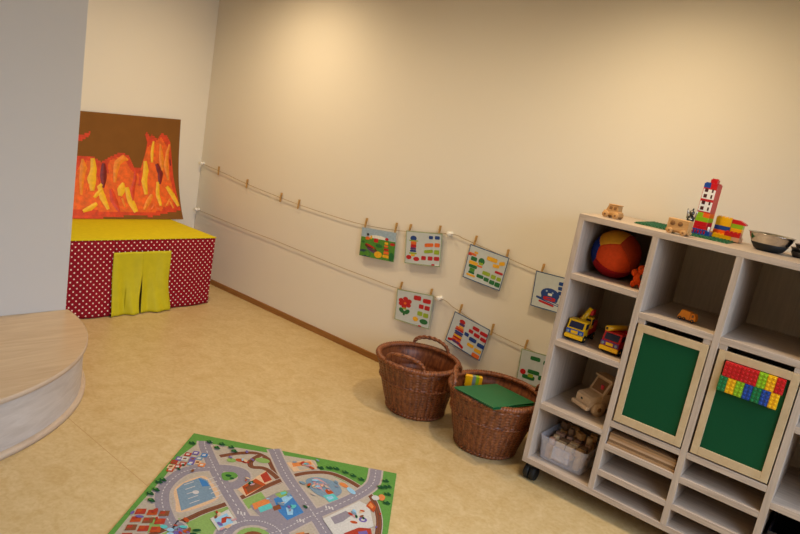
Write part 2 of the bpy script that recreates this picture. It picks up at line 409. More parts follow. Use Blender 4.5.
# ------------------------------------------------------------------ road map rug
RU, RV = Vector((.8195, .573, 0)), Vector((.573, -.8195, 0))
RA = Vector((2.609, -1.683, 0)); RW, RL = 1.024, 1.5
def rugp(u, v, z): p = RA + RU*u + RV*v; return Vector((p.x, p.y, z))
t = thing('road_map_rug', 'green edged play rug printed with grey roads lying on the floor', 'rug')
rc = {k: flat('rug_'+k, c, .95, var=.1, scale=120, spec=.1) for k, c in dict(
    green='#5a8a40', dgreen='#1f4a2a', grey='#857e88', line='#bdb8b8', kerb=(172, 160, 152), rail='#6a4434', beige='#c9a888', red='#9e3a2a',
    rust='#a84a24', blue='#3e74ae', lblue='#8ab4d0', slate='#71879a', cyan='#58b0b0', orange='#c87a44', white='#bdbab6', purple='#6a5a96', lgreen='#7f9c58', brown='#7a4a30', pink='#b88a90', sand=(168, 158, 144)).items()}
b = MB(); b.prism([tuple(rugp(*p, 0)[:2]) for p in ((0, 0), (RW, 0), (RW, RL), (0, RL))], .0005, .006, rc['green']); b.build('rug_backing', t)
b = MB(); LAY = [0]
def Z(): LAY[0] += 1; return .0062 + LAY[0]*.000018
def poly(pts, c):
    z = Z(); b.add([rugp(u, v, z) for u, v in pts], [tuple(range(len(pts)))], rc[c])
def sm(pts, k=5, closed=False):
    P = [Vector(p) for p in pts]; out = []; n = len(P)
    for i in range(n if closed else n-1):
        g = (lambda j: P[j % n]) if closed else (lambda j: P[max(0, min(n-1, j))])
        p0, p1, p2, p3 = g(i-1), g(i), g(i+1), g(i+2)
        for s in range(k):
            q = s/k; out.append(.5*((2*p1)+(p2-p0)*q+(2*p0-5*p1+4*p2-p3)*q*q+(3*p1-p0-3*p2+p3)*q**3))
    if not closed: out.append(P[-1])
    return out
def band(pts, w, c, smooth=True, dash=None, off=0, closed=False):
    P = sm(pts, closed=closed) if smooth else [Vector(p) for p in pts]; z = Z(); L = []; n = len(P); acc = 0
    for i in range(n):
        d = (P[(i+1) % n]-P[i-1]).normalized() if closed else (P[min(i+1, n-1)]-P[max(i-1, 0)]).normalized(); q = Vector((-d.y, d.x)); L.append((P[i]+q*(off+w/2), P[i]+q*(off-w/2)))
    for i in range(n if closed else n-1):
        j = (i+1) % n
        if dash: 
            seg = (P[j]-P[i]).length; m = max(1, round(seg/dash))
            for k in range(m):
                a0, a1 = k/m, (k+.5)/m
                b.add([rugp(*(L[i][0].lerp(L[j][0], a0)), z), rugp(*(L[i][0].lerp(L[j][0], a1)), z), rugp(*(L[i][1].lerp(L[j][1], a1)), z), rugp(*(L[i][1].lerp(L[j][1], a0)), z)], [(0, 1, 2, 3)], rc[c])
        else: b.add([rugp(*L[i][0], z), rugp(*L[j][0], z), rugp(*L[j][1], z), rugp(*L[i][1], z)], [(0, 1, 2, 3)], rc[c])
def ell(u, v, a, e, c, rot=0):
    poly([(u+a*math.cos(k*PI/8)*math.cos(rot)-e*math.sin(k*PI/8)*math.sin(rot), v+a*math.cos(k*PI/8)*math.sin(rot)+e*math.sin(k*PI/8)*math.cos(rot)) for k in range(16)], c)
# the town's paved ground inside the grass border
poly([(.05, .10), (.10, .07), (.24, .055), (.40, .045), (.62, .03), (.66, .11), (.75, .15), (.86, .20), (.93, .28), (.985, .45), (1.0, 1.42), (.03, 1.45), (.02, .70), (.03, .40), (.02, .25)], 'sand')
poly([(.20, .70), (.44, .37), (.49, .43), (.30, .75)], 'lgreen'); poly([(.10, .70), (.3, .64), (.42, .66), (.36, .8), (.15, .86)], 'lgreen')
poly([(.63, .17), (.77, .17), (.84, .25), (.74, .38), (.67, .36)], 'sand')
# railways
for r in ([(.0, 1.02), (.219, .685), (.273, .599), (.347, .507), (.434, .375), (.525, .249)],
          [(.189, .163), (.26, .105), (.337, .073), (.404, .105), (.452, .18), (.506, .265)],
          [(.506, .265), (.418, .193), (.355, .199), (.336, .151), (.359, .084)],
          [(.44, .364), (.521, .243), (.595, .166), (.688, .122), (.766, .133), (.858, .186), (.923, .245), (.969, .371), (.983, .508), (.97, .8), (.9, 1.2)]):
    band(r, .034, 'kerb'); band(r, .026, 'rail'); band(r, .004, 'brown', off=.006); band(r, .004, 'brown', off=-.006)
# roads
RD = [[(.075, .055), (.1, .112), (.206, .276), (.31, .421), (.411, .55), (.453, .605)],
      [(.405, .0), (.521, .211), (.631, .366), (.708, .475), (.77, .567), (.90, .80), (.95, 1.1)],
      [(.55, .66), (.605, .61), (.659, .53), (.712, .46), (.794, .357), (.867, .251), (.919, .139), (.921, .0)],
      [(.26, .80), (.219, .724), (.182, .711), (.103, .602), (.065, .496), (.076, .379), (.119, .31), (.20, .262)],
      [(.20, .27), (.273, .250), (.332, .265), (.352, .325), (.325, .378), (.283, .386)]]
ring = [(.51+.115*math.cos(k*PI/6), .70+.115*math.sin(k*PI/6)) for k in range(12)]
for r in RD: band(r, .074, 'kerb')
band(ring, .078, 'kerb', closed=True)
for r in RD: band(r, .056, 'grey')
band(ring, .062, 'grey', closed=True)
for r in RD[:4]: band(r, .004, 'line', dash=.026)
band(ring, .005, 'line', dash=.03, closed=True)
ell(.51, .70, .07, .07, 'lgreen'); ell(.51, .70, .045, .045, 'brown')
for (u, v) in ((.42, .56), (.66, .53), (.76, .40)):
    for k in range(3): poly([(u-.024+k*.014, v-.012), (u-.017+k*.014, v-.012), (u-.010+k*.014, v+.008), (u-.017+k*.014, v+.008)], 'line')
# car park
poly(sm([(.10, .50), (.112, .43), (.165, .35), (.215, .36), (.305, .49), (.19, .645), (.14, .58)], 4, True), 'kerb')
poly(sm([(.107, .496), (.118, .432), (.168, .358), (.212, .368), (.297, .489), (.19, .634), (.145, .57)], 4, True), 'beige')
poly([(.114, .487), (.124, .434), (.173, .366), (.208, .376), (.288, .489), (.19, .622)], 'slate')
for k in range(5):
    u, v = .130+k*.018, .445+k*.030
    band([(u, v), (u+.028, v-.037)], .004, 'line', False); band([(u+.072, v-.098+.03), (u+.1, v-.135+.03)], .004, 'line', False)
poly([(.166, .375), (.205, .385), (.232, .415), (.205, .43)], 'blue'); ell(.195, .48, .014, .014, 'line')
# pool and hotel block
poly([(.435, .50), (.515, .365), (.57, .32), (.685, .47), (.61, .58), (.50, .56)], 'grey')
poly([(.515, .415), (.567, .345), (.660, .469), (.607, .545), (.56, .5)], 'blue'); poly([(.56, .36), (.59, .375), (.57, .44), (.545, .40)], 'lblue')
poly([(.51, .38), (.545, .335), (.575, .355), (.54, .40)], 'lgreen'); poly([(.53, .36), (.55, .345), (.558, .356), (.54, .375)], 'cyan')
poly([(.44, .482), (.49, .418), (.510, .45), (.462, .52)], 'orange'); poly([(.47, .50), (.51, .45), (.53, .48), (.49, .53)], 'cyan')
poly([(.525, .475), (.548, .445), (.565, .475), (.54, .50)], 'brown'); poly([(.58, .46), (.61, .45), (.62, .5), (.6, .51)], 'lblue')
# brown station, green islet
poly([(.35, .40), (.423, .209), (.474, .278), (.40, .44)], 'beige'); poly([(.362, .372), (.40, .29), (.455, .32), (.398, .43)], 'rust'); poly([(.372, .365), (.395, .32), (.44, .335), (.40, .41)], 'brown')
poly([(.41, .255), (.428, .215), (.47, .275), (.445, .31)], 'red')
poly(sm([(.247, .30), (.29, .275), (.32, .30), (.30, .34), (.27, .35)], 4, True), 'green'); ell(.28, .31, .014, .010, 'dgreen'); ell(.30, .325, .010, .008, 'dgreen')
ell(.385, .128, .035, .022, 'lgreen'); ell(.25, .18, .022, .018, 'lgreen'); ell(.285, .165, .02, .014, 'rust'); ell(.315, .17, .018, .012, 'red')
# beige warehouse, fun-fair oval
poly([(.495, .105), (.602, .036), (.646, .105), (.547, .172)], 'beige'); poly([(.52, .10), (.60, .05), (.615, .075), (.535, .13)], 'orange'); poly([(.55, .12), (.62, .075), (.635, .1), (.57, .15)], 'sand')
poly(sm([(.615, .225), (.663, .178), (.75, .192), (.79, .262), (.745, .33), (.67, .305)], 4, True), 'slate')
for k in range(5): ell(.69+.012*k, .235+.012*k, .060-.008*k, .028-.003*k, ['pink', 'slate', 'pink', 'slate', 'rust'][k], .8)
poly([(.715, .32), (.755, .285), (.785, .32), (.75, .36)], 'cyan'); poly([(.73, .325), (.752, .305), (.765, .322), (.745, .345)], 'lblue')
ell(.79, .20, .025, .014, 'orange', .6); ell(.83, .235, .03, .014, 'lblue', .8)
# red roofs, coloured houses
for k in range(4):
    for j in range(3):
        u, v = .028+j*.044+k*.006, .665+k*.052-j*.008
        poly([(u, v), (u+.034, v-.012), (u+.042, v+.022), (u+.006, v+.036)], ['red', 'rust', 'brown'][(k+j) % 3]); poly([(u+.004, v+.004), (u+.02, v-.004), (u+.024, v+.012), (u+.006, v+.02)], ['rust', 'red', 'red'][(k+j) % 3])
for k, (u, v, c) in enumerate([(.030, .355, 'rust'), (.048, .32, 'red'), (.022, .33, 'beige'), (.06, .29, 'red'), (.028, .255, 'purple'), (.052, .245, 'white'), (.05, .205, 'red'), (.078, .18, 'purple'), (.085, .235, 'purple'), (.11, .22, 'slate'), (.12, .185, 'blue'), (.115, .255, 'beige'), (.14, .27, 'orange'), (.09, .27, 'purple'), (.02, .29, 'red')]):
    poly([(u-.014, v-.016), (u+.014, v-.018), (u+.017, v+.014), (u-.012, v+.018)], c); poly([(u-.008, v-.006), (u+.006, v-.010), (u+.008, v+.004), (u-.006, v+.008)], ['white', 'line', 'brown'][k % 3])
# picture square, lower green, white plaza with purple ring
poly([(.314, .637), (.361, .553), (.425, .63), (.371, .70)], 'white'); poly([(.330, .637), (.363, .58), (.408, .632), (.369, .68)], 'lblue'); poly([(.355, .62), (.372, .60), (.38, .64), (.366, .655)], 'red')
for k in range(9): ell(.17+.03*(k % 5)+.01*(k//5), .74+.035*(k//5)+.01*(k % 3), .014, .011, ['cyan', 'lblue', 'purple', 'rust', 'dgreen'][k % 5])
poly([(.745, .49), (.876, .305), (.925, .33), (.96, .47), (.88, .56), (.82, .60)], 'white'); poly([(.775, .47), (.83, .40), (.86, .42), (.83, .48), (.80, .51)], 'grey')
ell(.91, .44, .018, .018, 'purple'); ell(.91, .44, .008, .008, 'line'); ell(.875, .47, .016, .010, 'rust')
poly([(.91, .335), (.925, .285), (.955, .325), (.95, .37)], 'rust'); poly([(.918, .325), (.928, .30), (.945, .325), (.94, .345)], 'orange'); ell(.972, .242, .016, .026, 'orange'); ell(.945, .255, .018, .02, 'white')
poly([(.845, .56), (.90, .50), (.95, .49), (.965, .55), (.9, .62)], 'red'); poly([(.90, .53), (.935, .51), (.95, .55), (.92, .57)], 'purple')
for k in range(10): poly([(.66+.02*(k % 5), .62+.05*(k//5)), (.69+.02*(k % 5), .60+.05*(k//5)), (.70+.02*(k % 5), .63+.05*(k//5)), (.67+.02*(k % 5), .65+.05*(k//5))], ['orange', 'brown', 'rust', 'beige', 'cyan'][k % 5])
for k in range(40):
    u, v = .08+.8*random.random(), .95+.48*random.random(); poly([(u, v), (u+.05, v+.01), (u+.045, v+.05), (u-.004, v+.04)], random.choice(['red', 'beige', 'blue', 'lgreen', 'white', 'rust', 'slate']))
for k in range(90):      # small printed details between the roads
    u, v = random.choice([(.64, .25), (.60, .10), (.40, .33), (.30, .16), (.50, .47), (.58, .45), (.84, .43), (.08, .30), (.25, .74), (.07, .70), (.72, .24), (.92, .40), (.36, .63)])
    u += random.gauss(0, .030); v += random.gauss(0, .028); a = .005+.006*random.random(); r_ = random.random()*3
    ell(u, v, a*1.6, a*.8, random.choice(['cyan', 'pink', 'rust', 'slate', 'dgreen', 'beige', 'brown', 'purple', 'lblue', 'kerb', 'grey', 'red']), r_)
TR = [(.656, .092), (.697, .076), (.73, .072), (.776, .088), (.817, .105), (.858, .122), (.974, .094), (.971, .151), (.993, .205), (.995, .278), (.053, .598), (.029, .555), (.039, .522), (.025, .464), (.034, .444), (.099, .061), (.028, .101), (.16, .058), (.21, .07), (.955, .16), (.99, .14), (.15, .1), (.235, .1)]
for u, v in TR: ell(u, v, .014, .011, 'dgreen', u*9); ell(u+.012, v+.006, .009, .007, 'dgreen'); ell(u-.004, v-.004, .006, .004, 'green')
b.build('printed_map', t, recalc=False)
for o in t.children:
    if o.name.startswith('printed'):
        bm = bmesh.new(); bm.from_mesh(o.data)
        for f in bm.faces:
            f.normal_update()
            if f.normal.z < 0: f.normal_flip()
        bm.to_mesh(o.data); bm.free()

# ------------------------------------------------------------------ wall string lines, hooks, pegs, picture cards
WY = -.014
def polyz(P, x):
    for (x0, z0), (x1, z1) in zip(P, P[1:]):
        if x0 <= x <= x1: return z0+(z1-z0)*(x-x0)/(x1-x0)
S1 = [(.03, 1.04), (.4, 1.006), (.71, .975), (1.0, .955), (1.354, .936), (1.76, .929), (2.045, .934), (2.381, .968), (2.785, 1.042), (2.9, 1.036), (3.1, 1.012), (3.234, .996), (3.45, .974), (3.8, .962), (4.6, .955), (5.5, 1.04)]
S2 = [(.03, .618), (.48, .605), (.82, .597), (1.134, .594), (1.43, .586), (1.94, .574), (2.2, .573), (2.44, .574), (2.80, .609), (2.92, .583), (3.1, .543), (3.252, .516), (3.47, .500), (3.8, .485), (4.6, .49), (5.5, .6)]
for nm, S, lb in (('upper', S1, 'thin cord strung along the wall in the upper row of pegs'), ('lower', S2, 'thin cord strung along the wall in the lower row with three cards')):
    b = MB(); b.tube([(p.x, WY, p.y) for p in sm(S, 6)], .0021, STR, 6); tag(b.build('cord'), lb, 'cord')
b = MB(); b.lathe([(.016, 0), (.017, .004), (.012, .008), (.008, .014), (.009, .020), (.016, .026), (.017, .034), (.012, .040), (.004, .042)], HOOKW, R=Matrix.Rotation(PI/2, 3, 'X'), n=24)
h0 = b.build('wall_hook')
tag(h0, '', 'hook', 'white knobs holding the wall cords')
for i, (x, z, lb) in enumerate([(.045, 1.04, 'white wall knob holding the upper cord next to the room corner'), (.045, .618, 'white wall knob holding the lower cord next to the room corner'),
                    (2.785, 1.042, 'white wall knob on the upper cord beside the building tower card'), (2.800, .609, 'white wall knob on the lower cord beside the red flower card')]):
    o = h0 if i == 0 else h0.copy()
    if i: C.objects.link(o)
    o.location = (x, 0, z); o['label'] = lb
def peg_mesh():
    b = MB()
    for s in (-1, 1):     # two tapered wooden halves, spring between
        b.prism([(s*.001, -.038), (s*.004, -.036), (s*.0055, 0), (s*.0075, .038), (s*.0045, .038), (s*.0012, .004)], -.005, .005, PEG, lambda x, y, z: (z, x, y))
    b.cyl((-.006, 0, .004), (.006, 0, .004), .0035, DSTEEL, n=10); return b.build('clothes_peg')
PL = [(.286, None, 1, 'empty wooden peg on the upper cord nearest the room corner', .0), (.690, None, 1, 'empty wooden peg on the upper cord, second from the corner', .05), (1.128, None, 1, 'empty wooden peg on the upper cord, left one of the close pair', .08), (1.342, None, 1, 'empty wooden peg on the upper cord, right one of the close pair', .08)]
for nm, xs, r in (('landscape scene card', (2.057, 2.333), 1), ('striped tower card', (2.453, 2.694), 1), ('green and yellow tree card', (2.976, 3.217), 1), ('blue hat card', (3.463,), 1),
                  ('red flower card', (2.466, 2.722), 2), ('red rocket tower card', (2.971, 3.225), 2), ('green brick card behind basket', (3.468,), 2)):
    for i, x in enumerate(xs): PL.append((x, .012, r, 'wooden clothes peg at the %s top corner of the %s' % ('left' if i == 0 else 'right', nm), .1 if i == 0 else .04))
p0 = None
for x, dz, r, lb, tilt in PL:
    x += .004
    z = polyz(S1 if r == 1 else S2, x) + (dz or 0)
    if p0 is None: p0 = o = peg_mesh()
    else: o = p0.copy(); C.objects.link(o)
    tag(o, lb, 'clothes peg', 'wooden pegs on the wall cords'); o.location = (x, WY-.001, z+.002); o.rotation_euler = (0, tilt, 0)

PAPER = flat('card_pale_blue', '#c3cbce', .35, var=.03); PAPW = flat('card_white', '#d9dcd8', .35, var=.03)
CC = {k: flat('card_'+k, c, .35, var=.12, scale=90) for k, c in dict(b='#1d3f86', o='#e06a2a', r='#b81c24', y='#e6ac22', l='#93ad2e', g='#1e6a36', k='#22262c', p='#5a3a6e', w='#e9e9e4', s='#9db4c8', G='#4f8a34', n='#5a3426', d='#2a4a58', bluedge='#34507c', greenedge='#8fa07a').items()}
def card(quad, label, edge, shapes, paper=PAPER, sky=None):
    TL, TR, BR, BL = [Vector((p[0], 0, p[1])) for p in quad]
    TL, TR, BR, BL = [q_+Vector((.012, 0, 0)) for q_ in (TL, TR, BR, BL)]; o0 = (TL+TR)/2
    def P(u, v, off=0):
        u, v = min(max(u, .004), .996), min(max(v, .004), .996)
        p = TL*(1-u)*(1-v)+TR*u*(1-v)+BR*u*v+BL*(1-u)*v
        return Vector((p.x-o0.x, -.004 - off - .010*v*v*math.sin(PI*(.25+.6*u)), p.z-o0.z))
    b = MB(); b.grid(lambda u, v: P(u, v, .0012), 14, 10, paper); b.grid(lambda u, v: P(u, v, 0), 14, 10, paper)
    for e in ((0, 0, 1, 0), (0, 1, 1, 1), (0, 0, 0, 1), (1, 0, 1, 1)): b.grid(lambda u, v: P(e[0]+(e[2]-e[0])*u, e[1]+(e[3]-e[1])*u, .0012*v), 12, 1, paper)
    L = [.0016]
    def rect(u0, v0, u1, v1, m, off): b.grid(lambda u, v: P(u0+(u1-u0)*u, v0+(v1-v0)*v, off), 12, 8, m)
    if edge:
        w = .022
        for q in ((0, 0, 1, w*1.4), (0, 1-w*1.4, 1, 1), (0, 0, w, 1), (1-w, 0, 1, 1)): rect(*q, CC[edge], .0016)
    for sh in shapes:
        k, u, v, w, h, c = sh[:6]; rot = sh[6] if len(sh) > 6 else 0; L[0] += .00004
        if k == 'R': rect(u-w/2, v-h/2, u+w/2, v+h/2, CC[c], L[0]); continue
        n = 20; pts = []
        for i in range(n):
            a = 2*PI*i/n; ca, sa = math.cos(a), math.sin(a)
            if k == 'r': ex = .35; ca, sa = math.copysign(abs(ca)**ex, ca), math.copysign(abs(sa)**ex, sa)
            x, y = ca*w/2*1.4, sa*h/2
            x, y = x*math.cos(rot)-y*math.sin(rot), x*math.sin(rot)+y*math.cos(rot)
            pts.append(P(u+x/1.4, v+y, L[0]))
        b.fan(pts, CC[c])
    ob = b.build('picture_card', loc=(o0.x, WY-.002, o0.z))
    return tag(ob, label, 'picture card', 'picture cards pegged on the cords')
rows = lambda L: L
card([(2.024, .916), (2.343, .948), (2.367, .744), (2.046, .712)], 'small landscape card of a green meadow with colourful towers, leftmost in the upper row', None,
     [('R', .5, .15, 1, .30, 's'), ('e', .5, .28, .5, .16, 'w'), ('R', .5, .66, 1, .68, 'G'), ('e', .14, .9, .4, .3, 'd'), ('e', .32, .66, .4, .16, 'n', .3), ('e', .38, .76, .36, .10, 'p', .3), ('e', .30, .60, .3, .06, 'r', .3), ('e', .20, .35, .13, .12, 'o'), ('e', .2, .22, .07, .1, 'k'), ('e', .3, .3, .06, .14, 'y'), ('r', .45, .38, .13, .14, 'r'), ('e', .55, .55, .2, .12, 'g'), ('e', .55, .85, .22, .22, 'y'), ('e', .75, .28, .1, .1, 'r'), ('r', .75, .42, .1, .08, 'y'), ('r', .75, .52, .11, .07, 'o'), ('r', .76, .63, .14, .08, 'r'), ('r', .77, .74, .15, .1, 'o'), ('r', .78, .86, .2, .1, 'y'), ('e', .92, .42, .14, .1, 'r'), ('e', .08, .5, .1, .08, 'g'), ('e', .92, .85, .14, .3, 'g')])
card([(2.421, .984), (2.718, 1.032), (2.752, .812), (2.460, .763)], 'picture card of a striped brick tower with blue top and two red feet', 'greenedge',
     [('e', .22, .22, .18, .16, 'b'), ('r', .23, .29, .26, .035, 'l'), ('r', .23, .36, .16, .10, 'o'), ('r', .23, .45, .16, .09, 'r'), ('r', .23, .53, .16, .07, 'p'), ('r', .23, .60, .18, .06, 'b'), ('r', .23, .67, .22, .05, 'l'), ('r', .23, .73, .12, .06, 'y'), ('e', .12, .80, .16, .13, 'r'), ('e', .34, .83, .17, .13, 'r'),
      ('r', .70, .15, .11, .10, 'b'), ('r', .87, .14, .13, .10, 'b'), ('r', .66, .38, .24, .11, 'o', -.1), ('r', .88, .36, .14, .12, 'o'), ('r', .66, .57, .24, .10, 'l', -.12), ('r', .88, .57, .14, .13, 'l'), ('r', .54, .78, .13, .12, 'r'), ('r', .72, .77, .13, .12, 'r'), ('r', .89, .76, .14, .12, 'r'), ('r', .81, .95, .08, .05, 'r'), ('r', .91, .95, .10, .03, 'w')])
card([(2.94, 1.019), (3.232, 1.003), (3.216, .785), (2.935, .799)], 'picture card of a yellow and green brick tree inside a dark blue border', 'bluedge',
     [('r', .12, .26, .2, .07, 'o', .05), ('r', .05, .29, .1, .06, 'r'), ('r', .2, .19, .1, .06, 'y'), ('r', .18, .38, .16, .12, 'g'), ('r', .19, .50, .24, .10, 'y'), ('e', .38, .38, .16, .20, 'g'), ('r', .38, .45, .10, .08, 'l'), ('r', .37, .53, .13, .05, 'o'), ('r', .20, .60, .22, .09, 'g'), ('r', .20, .70, .14, .10, 'G'), ('r', .20, .78, .16, .06, 'g'), ('r', .20, .86, .24, .06, 'y'),
      ('r', .62, .22, .27, .12, 'y'), ('r', .87, .24, .14, .11, 'y', -.3), ('r', .75, .36, .16, .10, 'y', -.1), ('r', .86, .52, .2, .07, 'r'), ('r', .57, .66, .20, .11, 'l'), ('r', .76, .68, .12, .12, 'l'), ('r', .90, .69, .11, .11, 'l'), ('r', .44, .80, .18, .10, 'g'), ('r', .61, .82, .13, .11, 'g'), ('r', .76, .84, .13, .12, 'g'), ('r', .90, .85, .13, .13, 'g')])
card([(3.42, .976), (3.715, .987), (3.732, .775), (3.435, .763)], 'picture card of a blue and red brick hat partly behind the shelf edge', 'bluedge',
     [('e', .38, .56, .40, .34, 'b'), ('r', .38, .62, .36, .26, 'b'), ('r', .40, .76, .62, .07, 'b', .14), ('r', .38, .68, .26, .10, 'r'), ('r', .33, .82, .34, .06, 'r', .12), ('r', .38, .56, .09, .07, 'w'), ('e', .30, .48, .04, .05, 's'), ('e', .43, .50, .04, .05, 's'),
      ('r', .60, .20, .15, .10, 'b'), ('r', .60, .33, .15, .10, 'b'), ('r', .60, .46, .12, .10, 'b'), ('r', .82, .20, .15, .10, 'b'), ('r', .82, .34, .15, .10, 'r')])
card([(2.434, .572), (2.745, .616), (2.760, .381), (2.462, .359)], 'picture card of a red brick flower with green leaves in the lower row', 'greenedge',
     [('e', .14, .34, .14, .14, 'r'), ('e', .26, .27, .14, .13, 'r'), ('e', .37, .33, .14, .14, 'r'), ('e', .36, .45, .14, .14, 'r'), ('e', .24, .52, .14, .13, 'r'), ('e', .15, .44, .14, .14, 'r'), ('e', .26, .40, .20, .18, 'r'), ('e', .26, .41, .08, .08, 'o'), ('r', .26, .58, .12, .05, 'l'), ('e', .18, .65, .16, .14, 'g', .5), ('e', .34, .66, .16, .14, 'g', -.5), ('r', .26, .72, .06, .14, 'g'),
      ('r', .58, .17, .20, .14, 'r'), ('r', .84, .21, .21, .13, 'r'), ('r', .71, .40, .13, .13, 'r'), ('r', .87, .41, .14, .13, 'r'), ('r', .70, .61, .14, .13, 'l'), ('r', .86, .63, .14, .13, 'l'), ('e', .60, .80, .15, .14, 'y'), ('e', .83, .82, .22, .15, 'g'), ('r', .74, .97, .08, .04, 'r')])
card([(2.927, .566), (3.208, .530), (3.182, .311), (2.900, .357)], 'picture card of a red striped brick rocket tilted in a blue border above the baskets', 'bluedge',
     [('e', .28, .20, .16, .13, 'r'), ('r', .29, .29, .15, .08, 'p'), ('r', .29, .36, .13, .05, 'y'), ('r', .27, .42, .22, .06, 'o'), ('r', .27, .48, .24, .06, 'r'), ('r', .28, .55, .24, .06, 'b'), ('r', .28, .61, .22, .06, 'p'), ('r', .28, .67, .24, .06, 'y'), ('r', .28, .73, .24, .06, 'r'), ('r', .28, .79, .24, .06, 'o'), ('r', .16, .86, .22, .08, 'r', -.25), ('r', .40, .88, .22, .09, 'r', .25), ('r', .28, .86, .2, .07, 'p'),
      ('r', .66, .19, .18, .11, 'r'), ('r', .56, .33, .12, .11, 'r'), ('r', .88, .22, .2, .11, 'r'), ('r', .73, .36, .16, .11, 'r'), ('r', .91, .38, .16, .11, 'r'), ('r', .48, .48, .12, .11, 'b'), ('r', .67, .54, .20, .12, 'b'), ('r', .90, .58, .19, .12, 'b'), ('r', .66, .72, .18, .10, 'y'), ('r', .87, .76, .19, .11, 'y'), ('r', .86, .92, .20, .12, 'o')])
card([(3.439, .492), (3.735, .517), (3.747, .310), (3.452, .284)], 'picture card with green brick shapes partly hidden behind the filled basket and shelf', 'greenedge',
     [('r', .34, .20, .22, .12, 'g'), ('r', .62, .24, .2, .12, 'g'), ('e', .12, .66, .13, .16, 'r'), ('r', .35, .60, .26, .12, 'g'), ('r', .26, .78, .28, .12, 'g'), ('r', .30, .72, .12, .10, 'l'), ('r', .55, .7, .16, .14, 'g'), ('r', .8, .6, .2, .1, 'y')])

# ------------------------------------------------------------------ wicker baskets
def make_basket(label, R0, R1, lean=(0, 0)):
    H, N, RH = .322, 40, .0085

    def rad(z): k = z/H; return R0 + (R1-R0)*(k**.85) + .004*math.exp(-((z-.20)/.010)**2) + .003*math.exp(-((z-.29)/.012)**2)
    rows_ = int(H/RH)
    t = thing('wicker_basket', label, 'basket', (0, 0, 0), 0, 'brown wicker baskets by the wall')
    b = MB()
    def outer(u, v):
        z = v*H; a = 2*PI*u; row = min(rows_-1, int(v*rows_+1e-6)); ph = (v*rows_) % 1
        w = math.sin(N*PI*u*2/2 + PI*row)*math.sin(PI*min(max(ph, .02), .98))
        r = rad(z) + .0020*w + .0042*abs(math.cos(N*PI*u))**.7
        return (r*math.cos(a), r*math.sin(a), z)
    b.grid(outer, N*6, rows_*3, WICK, True, True)
    b.grid(lambda u, v: ((rad(.012+v*(H-.012))-.010+.002*math.sin(N*2*PI*u/2+PI*int(v*rows_)))*math.cos(2*PI*u), (rad(.012+v*(H-.012))-.010+.002*math.sin(N*2*PI*u/2+PI*int(v*rows_)))*math.sin(2*PI*u), .012+v*(H-.012)), N*4, rows_, WICK, True, True)
    b.build('woven_body', t)
    b = MB(); b.lathe([(0, .012), (R0-.008, .012), (R0-.006, .002), (0, .002)], WICK, n=40); b.build('woven_base', t)
    def braid(R, z, r, amp, turns, strands, name):
        b = MB()
        for s in range(strands):
            n = 260; pts = []
            for i in range(n):
                a = 2*PI*i/n; q = turns*a + 2*PI*s/strands
                pts.append(((R+amp*math.cos(q))*math.cos(a), (R+amp*math.cos(q))*math.sin(a), z+amp*.8*math.sin(q)))
            b.tube(pts, r, WICKR, 6, True)
        return b.build(name, t)
    braid(R1-.004, H, .0095, .010, 34, 3, 'braided_rim'); braid(R0+.004, .014, .007, .006, 26, 2, 'base_braid'); braid(rad(.20)+.003, .20, .004, .004, 30, 2, 'waling_band')
    for s in (-1, 1):
        b = MB()
        for k in range(2):
            pts = []
            n = 64
            for i in range(n+1):
                q = i/n; ang = PI*q
                lat = -.125*math.cos(ang); zz = H + .008 + .062*math.sin(ang)**.75
                rr = R1-.004 - .02*(1-math.sin(ang))*0
                a0 = lat/R1; tw = 2*PI*5*q + PI*k
                r_ = rr+.005*math.cos(tw) - .012*math.sin(ang)
                pts.append((s*r_*math.cos(a0), r_*math.sin(a0), zz+.005*math.sin(tw)))
            b.tube(pts, .0088, WICKR, 8)
        b.build('handle', t)
    for o in t.children:
        for v in o.data.vertices: v.co.x += lean[0]*max(0, v.co.z)/H; v.co.y += lean[1]*max(0, v.co.z)/H
    return t
a1 = math.atan2(-.46, .13); l_ = Vector((-.836*.034, -.548*.034))
B1 = make_basket('empty brown wicker basket with handles, left one of the two by the wall', .172, .250, (l_.x*math.cos(a1)+l_.y*math.sin(a1), -l_.x*math.sin(a1)+l_.y*math.cos(a1)))
B1.location = (3.016, -.387, 0); B1.rotation_euler = (0, 0, a1)
B2 = make_basket('brown wicker basket beside the shelf holding green building plates', .166, .258)
B2.location = (3.535, -.405, 0); B2.rotation_euler = (0, 0, math.atan2(.44, .9)); B2.scale = (1, 1, 1.03)

# ------------------------------------------------------------------ bricks
U_ = .016; BH = .0192
def brick(b, x, y, z, nx, ny, mat, h=BH, studs=True, k=1.0, g=.0002):
    """nx x ny studs, lower corner at x, y, z (in metres, scaled by k)"""
    b.b2((x+g, y+g, z+g*.3), (x+nx*U_*k-g, y+ny*U_*k-g, z+h*k), mat, .0006, seg=1)
    if studs:
        for i in range(nx):
            for j in range(ny):
                b.cyl((x+(i+.5)*U_*k, y+(j+.5)*U_*k, z+h*k-.0002), (x+(i+.5)*U_*k, y+(j+.5)*U_*k, z+h*k+.0045*k), .0047*k, mat, n=12)
def plate_obj(name, nx, ny, label, group, loc, rotz, mat=DGREEN, flip=False):
    t = MB(); w, d = nx*U_, ny*U_
    t.b2((-w/2, -d/2, 0), (w/2, d/2, .004), mat, .0008, seg=1)
    for i in range(nx):
        for j in range(ny):
            x, y = (i+.5)*U_-w/2, (j+.5)*U_-d/2
            t.lathe([(.0047, .0038), (.0047, .0076), (.0042, .008)], mat, (x, y, 0), 10)
    if flip: t.v = [(x, -y, .008-z) for x, y, z in t.v]
    return tag(t.build(name, None, loc, rotz), label, 'building plate', group)
